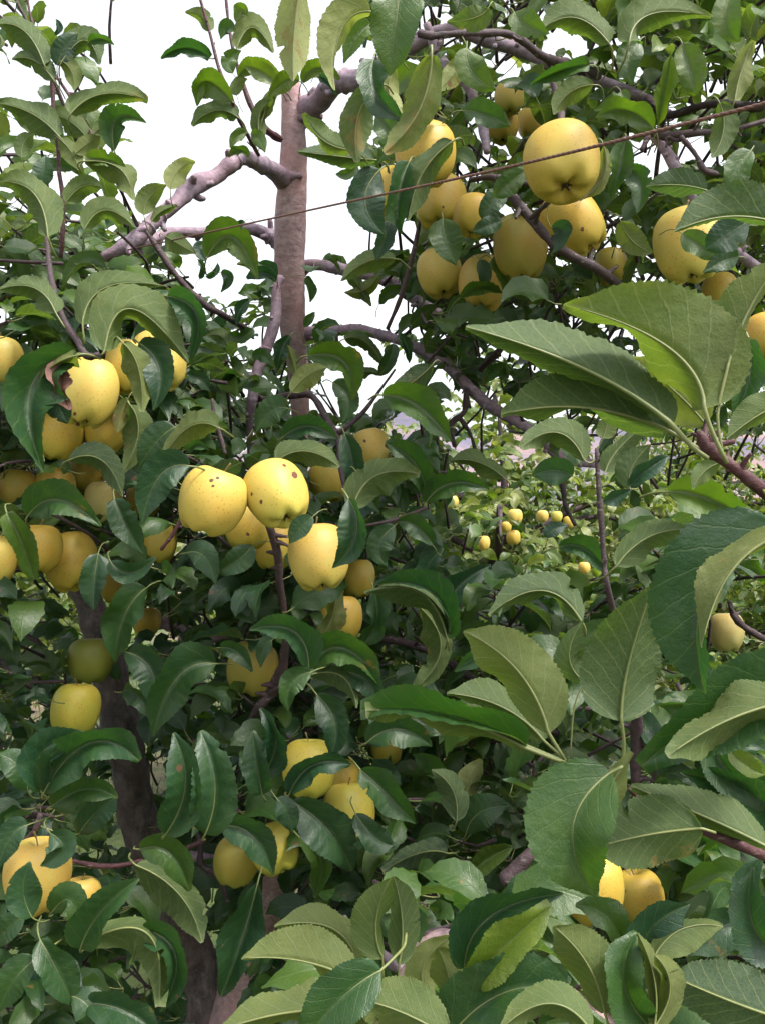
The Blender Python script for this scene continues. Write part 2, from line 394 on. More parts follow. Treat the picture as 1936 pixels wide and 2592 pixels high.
# limbs: tree, part name, material, [(x, y, depth, radius px), ...], bumpy
BRW = []
def br(tree, name, m, pts, bumpy=.05, protect=True, sides=10, k=5, own=True):
    p3 = []; rr = []
    for q in pts:
        if len(q) == 5: p3.append(np.array(q[:3])); rr.append(q[3])            # world point
        else: p3.append(P(q[0], q[1], q[2])); rr.append(q[3] / FPX * q[2])
    if m in (M_limb, M_twig) and len(p3) > 4:
        rr = [r_ * (1.45 if i_ == 0 and m is M_limb else 1) * rng.uniform(.93, 1.09) for i_, r_ in enumerate(rr)]
        p3 = [q_ + (rng.normal(size=3) * r_ * .22 if 0 < i_ < len(p3) - 1 else 0) for i_, (q_, r_) in enumerate(zip(p3, rr))]
    mb = MB()
    if m in (M_limb, M_twig, M_red) and len(p3) > 4:
        cc = catmull(np.column_stack([p3, rr]), 8)
        for i_ in range(3, len(cc) - 2):
            if rng.random() < (.22 if m is M_limb else .16):
                dv = unit(rng.normal(size=3)); r_ = cc[i_, 3]; c_ = cc[i_, :3]; ln_ = r_ * rng.uniform(1.0, 2.3) if m is M_limb else r_ * rng.uniform(1.8, 4.5)
                tube(mb, np.array([c_, c_ + dv*ln_*.6, c_ + dv*ln_ + rng.normal(size=3)*r_*.3]), np.array([r_*.8, r_*.42, r_*.30]), 0, 7, 3, .15)
            if rng.random() < .25 and m is M_limb and i_ % 3 == 0 and len(cc) > 50:                     # old bud scar: a ring
                r_ = cc[i_, 3]; tv = unit(cc[i_+1, :3] - cc[i_-1, :3])
                tube(mb, np.array([cc[i_, :3] - tv*r_*.35, cc[i_, :3], cc[i_, :3] + tv*r_*.35]), np.array([.85, 1.13, .85]) * r_, 0, 12, 3, .05)
    tube(mb, np.array(p3), np.array(rr), 0, sides, k, bumpy*1.3); BRW.append(catmull(np.array(p3), 8))
    o = mb.build(name, [m], TREES[tree], origin=p3[0])
    if protect:
        for a, b in zip(pts[:-1], pts[1:]):
            if len(a) == 5 or len(b) == 5: continue
            n = max(1, int(math.hypot(a[0]-b[0], a[1]-b[1]) / 18))
            for i in range(n + 1):
                t = i / n; PROT.append((a[0]+(b[0]-a[0])*t, a[1]+(b[1]-a[1])*t, max(a[3], b[3]), a[2]+(b[2]-a[2])*t))
    return o
W = lambda x, y, z, r: (x, y, z, r, 0)
mb_main = P(640, 2880, 2.25); mb_left = P(540, 2880, 2.35)
br('m', 'trunk', M_trunk, [(738, 205, 1.75, 20), (738, 240, 1.75, 25), (744, 380, 1.78, 33), (736, 550, 1.82, 40), (734, 700, 1.86, 38), (742, 820, 1.9, 33), (756, 950, 1.95, 25), (762, 1080, 2.0, 23)], .025, sides=20, k=8)
br('m', 'trunk', M_trunk, [(760, 1060, 2.02, 23), (748, 1400, 2.08, 26), (715, 1900, 2.12, 27), (694, 2230, 2.15, 27), (676, 2330, 2.16, 33), (640, 2430, 2.18, 62), (622, 2600, 2.2, 100), W(mb_main[0], mb_main[1], -.05, .15)], .05, sides=20, protect=False, k=8)
br('l', 'trunk', M_old, [(190, 1440, 2.1, 30), (245, 1580, 2.1, 38), (292, 1760, 2.1, 44), (330, 1950, 2.1, 46), (372, 2150, 2.12, 47), (428, 2290, 2.15, 48), (505, 2440, 2.2, 56), (560, 2600, 2.25, 80), W(mb_left[0], mb_left[1], -.05, .12)], .09, sides=22, k=9)
br('m', 'branch', M_limb, [(738, 330, 1.80, 20), (768, 280, 1.76, 29), (805, 245, 1.72, 28), (860, 222, 1.68, 27), (930, 205, 1.64, 24), (1010, 140, 1.6, 20), (1130, 70, 1.55, 17), (1240, 108, 1.55, 17), (1340, 135, 1.55, 17), (1425, 160, 1.52, 17), (1520, 205, 1.5, 15), (1640, 255, 1.5, 13), (1700, 300, 1.5, 10)], .05, sides=16)
br('m', 'branch', M_limb, [(728, 462, 1.8, 20), (700, 438, 1.74, 24), (668, 415, 1.7, 21), (630, 402, 1.66, 20), (585, 415, 1.62, 20), (545, 445, 1.6, 20), (500, 472, 1.57, 21), (450, 512, 1.54, 20), (405, 550, 1.52, 20), (365, 592, 1.5, 18), (335, 620, 1.5, 20), (300, 635, 1.5, 16), (258, 652, 1.5, 12)], .06, sides=16)
br('m', 'branch', M_limb, [(728, 625, 1.9, 18), (695, 607, 1.9, 19), (645, 586, 1.88, 15), (575, 580, 1.85, 14), (505, 588, 1.8, 14), (440, 590, 1.76, 13), (395, 602, 1.7, 12), (360, 612, 1.62, 10)], .05, sides=14)
br('m', 'branch', M_limb, [(752, 690, 1.9, 14), (790, 672, 1.86, 14), (840, 674, 1.84, 15), (890, 688, 1.82, 15), (950, 702, 1.8, 15), (1010, 727, 1.78, 14), (1060, 762, 1.76, 14), (1110, 795, 1.75, 13), (1160, 830, 1.74, 12), (1230, 860, 1.7, 9)], .05, sides=14, protect=False)
br('m', 'branch', M_limb, [(748, 850, 1.94, 17), (790, 845, 1.9, 15), (850, 838, 1.87, 14), (910, 836, 1.85, 15), (970, 846, 1.83, 14), (1020, 862, 1.8, 13), (1065, 884, 1.78, 14), (1125, 925, 1.75, 14), (1185, 975, 1.72, 15), (1245, 1032, 1.7, 15), (1305, 1072, 1.66, 14), (1370, 1110, 1.66, 14), (1420, 1160, 1.66, 14), (1510, 1175, 1.66, 9)], .05, sides=14, protect=False)
br('m', 'branch', M_limb, [(713, 700, 1.60, 7), (704, 735, 1.60, 12), (694, 800, 1.6, 14), (676, 880, 1.6, 14), (654, 950, 1.6, 13), (640, 1020, 1.6, 12), (632, 1080, 1.62, 10), (640, 1200, 1.66, 10)], .06, sides=12)
br('m', 'branch', M_twig, [(632, 1012, 1.62, 7), (690, 1010, 1.6, 8), (745, 1000, 1.58, 10), (792, 1003, 1.56, 9), (830, 1060, 1.5, 9), (856, 1115, 1.45, 8), (864, 1180, 1.4, 8), (880, 1262, 1.36, 6)], .08)
br('m', 'twig', M_twig, [(858, 1098, 1.46, 7), (915, 1048, 1.46, 6), (960, 990, 1.46, 4), (1000, 935, 1.46, 3)], .1)
br('m', 'twig', M_twig, [(1062, 555, 1.3, 5), (1045, 640, 1.3, 6), (1015, 750, 1.32, 6), (980, 832, 1.35, 5)], .1)
br('m', 'branch', M_twig, [(680, 1325, 1.18, 10), (702, 1400, 1.2, 11), (714, 1480, 1.22, 10), (720, 1565, 1.24, 9), (724, 1640, 1.26, 10), (712, 1700, 1.28, 13), (690, 1745, 1.3, 14), (660, 1785, 1.3, 11), (636, 1822, 1.32, 8)], .1, sides=12)
br('l', 'twig', M_twig, [(480, 2065, 1.5, 6), (508, 2130, 1.5, 7), (512, 2190, 1.5, 8), (556, 2222, 1.5, 7), (578, 2285, 1.5, 5)], .1)
br('l', 'branch', M_limb, [(480, 2165, 1.6, 12), (530, 2175, 1.6, 13), (600, 2185, 1.62, 12), (680, 2200, 1.7, 12)], .06)
br('l', 'twig', M_red, [(172, 2177, 1.2, 5), (250, 2192, 1.2, 7), (310, 2190, 1.2, 6), (362, 2178, 1.2, 4)], .1)
br('l', 'twig', M_red, [(445, 2160, 1.3, 4), (500, 2135, 1.3, 6), (520, 2125, 1.3, 6)], .1)
# shoots against the sky at the left
br('l', 'twig', M_red, [(68, -20, 1.25, 3), (78, 40, 1.25, 3.5), (100, 110, 1.25, 4), (132, 172, 1.25, 5), (134, 215, 1.25, 6), (138, 300, 1.25, 5), (148, 360, 1.25, 7), (150, 430, 1.25, 5), (160, 500, 1.25, 6), (160, 590, 1.25, 6), (155, 650, 1.26, 6)], .1)
br('l', 'twig', M_red, [(134, 180, 1.3, 4), (175, 240, 1.3, 4), (205, 295, 1.3, 4), (228, 335, 1.3, 6), (255, 395, 1.3, 5), (280, 430, 1.3, 4), (315, 500, 1.35, 4), (348, 570, 1.5, 5)], .1)
br('l', 'branch', M_twig, [(120, 600, 1.15, 6), (124, 670, 1.13, 7), (140, 745, 1.1, 8), (162, 815, 1.08, 9), (196, 860, 1.06, 9), (218, 897, 1.05, 9), (252, 900, 1.05, 8)], .1)
br('m', 'twig', M_red, [(505, -10, 1.5, 4), (530, 75, 1.5, 4), (556, 175, 1.5, 4), (582, 232, 1.5, 5), (602, 295, 1.52, 5), (632, 350, 1.55, 5), (655, 392, 1.6, 5)], .12)
br('m', 'twig', M_red, [(572, -10, 1.7, 4), (580, 60, 1.7, 4), (592, 130, 1.7, 5), (612, 200, 1.7, 6), (640, 275, 1.7, 7), (672, 325, 1.7, 8), (712, 355, 1.74, 9)], .12)
br('m', 'branch', M_twig, [(372, 585, 1.45, 5), (410, 640, 1.45, 8), (450, 700, 1.45, 7), (505, 762, 1.47, 9), (560, 795, 1.5, 9), (620, 830, 1.6, 7)], .1)
br('l', 'twig', M_twig, [(538, 1010, 1.15, 4), (545, 1060, 1.15, 5), (562, 1115, 1.15, 5), (570, 1148, 1.15, 5)], .1)
br('l', 'branch', M_limb, [(395, 1570, 1.9, 14), (450, 1590, 1.9, 19), (520, 1612, 1.92, 20), (600, 1610, 1.95, 18), (700, 1640, 2.05, 16)], .08, protect=False)
br('l', 'twig', M_twig, [(-20, 1560, 1.5, 5), (40, 1590, 1.5, 6), (105, 1632, 1.5, 5)], .1)
br('l', 'twig', M_red, [(470, 1290, 1.12, 4), (440, 1350, 1.12, 5), (408, 1392, 1.12, 4)], .1)
br('l', 'twig', M_twig, [(104, 2060, 1.05, 7), (88, 2105, 1.05, 8), (40, 2150, 1.07, 8), (-10, 2190, 1.1, 8)], .1)
br('m', 'branch', M_twig, [(915, 1610, 1.5, 9), (985, 1618, 1.5, 11), (1045, 1632, 1.5, 10), (1100, 1660, 1.5, 9), (1150, 1690, 1.48, 10), (1210, 1728, 1.45, 10), (1300, 1800, 1.4, 9), (1420, 1860, 1.4, 9)], .08)
br('m', 'twig', M_twig, [(780, 1330, 1.2, 4), (850, 1335, 1.2, 4), (930, 1328, 1.2, 4), (1010, 1315, 1.2, 5), (1078, 1285, 1.2, 4)], .1)
br('m', 'twig', M_twig, [(1180, 985, 1.7, 8), (1175, 1040, 1.7, 8), (1140, 1075, 1.7, 8), (1150, 1130, 1.7, 6)], .15)
br('m', 'twig', M_twig, [(1165, 1060, 1.7, 6), (1190, 1100, 1.7, 5), (1205, 1150, 1.7, 6)], .15)
br('m', 'twig', M_twig, [(1300, 850, 1.6, 7), (1260, 890, 1.6, 8), (1215, 935, 1.65, 8)], .1)
# upper right
br('u', 'branch', M_twig, [(1058, 84, 1.0, 11), (1105, 90, 1.0, 8), (1165, 80, 1.0, 9), (1225, 84, 1.02, 8), (1300, 98, 1.05, 9), (1380, 140, 1.1, 11), (1440, 165, 1.15, 12), (1510, 190, 1.25, 12)], .14, sides=12)
br('u', 'twig', M_twig, [(1120, 92, 1.0, 8), (1108, 122, 1.0, 7), (1085, 145, 1.0, 4)], .15)
br('u', 'branch', M_twig, [(1940, 305, 1.1, 6), (1850, 325, 1.1, 7), (1760, 335, 1.1, 8), (1690, 342, 1.12, 12), (1640, 335, 1.15, 7)], .14)
br('u', 'branch', M_limb, [(1655, 340, 1.15, 10), (1690, 385, 1.14, 14), (1722, 438, 1.13, 15), (1760, 520, 1.13, 14), (1870, 640, 1.2, 13), W(1.0, 1.5, 1.7, .014), W(1.22, 1.72, 1.1, .03)], .09)
br('u', 'twig', M_twig, [(1722, 345, 1.1, 6), (1762, 395, 1.1, 6), (1782, 430, 1.1, 9), (1815, 440, 1.1, 5)], .15)
br('u', 'twig', M_twig, [(1640, 345, 1.1, 8), (1622, 380, 1.1, 5)], .15)
br('u', 'branch', M_twig, [(1190, 455, 1.15, 6), (1250, 450, 1.12, 9), (1290, 495, 1.12, 12), (1345, 558, 1.1, 12), (1395, 615, 1.1, 13), (1450, 650, 1.12, 11), (1520, 690, 1.15, 12), (1580, 735, 1.2, 11)], .1, sides=12)
br('u', 'twig', M_twig, [(1255, 450, 1.1, 7), (1300, 455, 1.1, 8), (1345, 468, 1.1, 7)], .15)
br('u', 'twig', M_twig, [(1342, 552, 1.05, 7), (1368, 530, 1.02, 7), (1400, 500, .99, 6)], .15)
br('u', 'twig', M_twig, [(1395, 200, 1.1, 7), (1412, 250, 1.08, 8), (1420, 290, 1.0, 9), (1410, 318, .96, 7)], .15)
br('u', 'branch', M_limb, [(1165, 195, 1.4, 10), (1205, 260, 1.4, 12), (1222, 330, 1.38, 13), (1232, 385, 1.35, 9)], .1)
br('u', 'branch', M_limb, [(1080, 60, 1.5, 12), (1110, 140, 1.5, 12), (1170, 210, 1.45, 9)], .1)
br('u', 'branch', M_twig, [(1635, 250, 1.4, 9), (1690, 290, 1.35, 10), (1800, 262, 1.3, 9), (1900, 270, 1.3, 12), (2050, 330, 1.35, 14), W(1.2, 1.72, 2.0, .02)], .1)
br('u', 'trunk', M_trunk, [W(1.2, 1.72, 3.1, .02), W(1.22, 1.72, 2.3, .035), W(1.25, 1.74, 1.2, .05), W(1.25, 1.75, -.05, .07)], .06, sides=16)
# near shoots, right
br('n', 'branch', M_red, [(1768, 1095, .44, 9), (1790, 1130, .44, 22), (1825, 1160, .44, 14), (1872, 1195, .44, 15), (1940, 1248, .45, 17), (2200, 1440, .5, 18), W(.6, .6, 1.45, .008), W(.95, .72, 1.1, .02)], .07, sides=16)
br('n', 'branch', M_red, [(1590, 1995, .52, 6), (1635, 2040, .52, 9), (1660, 2062, .52, 13), (1720, 2080, .52, 11), (1800, 2112, .52, 12), (1940, 2168, .53, 14), (2300, 2320, .6, 16), W(.7, .65, 1.1, .01), W(.95, .72, .9, .02)], .07, sides=16)
br('n', 'branch', M_twig, [(1508, 1135, .95, 4), (1514, 1230, .95, 6), (1520, 1300, .95, 7), (1528, 1420, .95, 6), (1540, 1490, .95, 8), (1580, 1640, 1.0, 8), (1606, 1780, 1.05, 14), (1610, 1890, 1.08, 15), (1620, 2100, 1.1, 14), (1700, 2500, 1.15, 14), W(.95, .75, .7, .02)], .12, sides=12)
br('n', 'twig', M_twig, [(1845, 1522, 1.5, 7), (1862, 1560, 1.5, 8), (1890, 1592, 1.5, 8), (1945, 1620, 1.5, 8), (2100, 1700, 1.6, 8)], .15)
br('n', 'twig', M_twig, [(1412, 1180, 1.6, 9), (1425, 1240, 1.6, 7), (1430, 1280, 1.6, 6), (1455, 1330, 1.6, 5)], .15)
br('n', 'branch', M_twig, [(1400, 2120, .97, 13), (1345, 2160, .95, 16), (1310, 2195, .95, 20), (1278, 2232, .95, 24)], .04, sides=14)
br('n', 'branch', M_trunk, [(1180, 2395, .8, 14), (1130, 2372, .8, 20), (1080, 2392, .8, 21), (1045, 2440, .8, 20), (1018, 2510, .8, 22), (1000, 2640, .85, 24), W(.3, .85, .8, .014), W(.96, .74, .5, .03)], .08, sides=14)
br('n', 'branch', M_trunk, [(1240, 2430, .8, 16), (1300, 2455, .8, 20), (1360, 2480, .8, 16), (1500, 2560, .82, 18), W(.5, .85, .9, .012), W(.96, .74, .6, .03)], .08, sides=14)
br('n', 'branch', M_limb, [(860, 2330, 1.3, 18), (900, 2380, 1.3, 22), (960, 2420, 1.25, 20), (1020, 2450, 1.1, 16)], .08, sides=12)
br('n', 'trunk', M_trunk, [W(1.02, .66, 2.2, .02), W(1.0, .7, 1.5, .032), W(.98, .72, .8, .045), W(.98, .72, -.05, .06)], .06, sides=16)

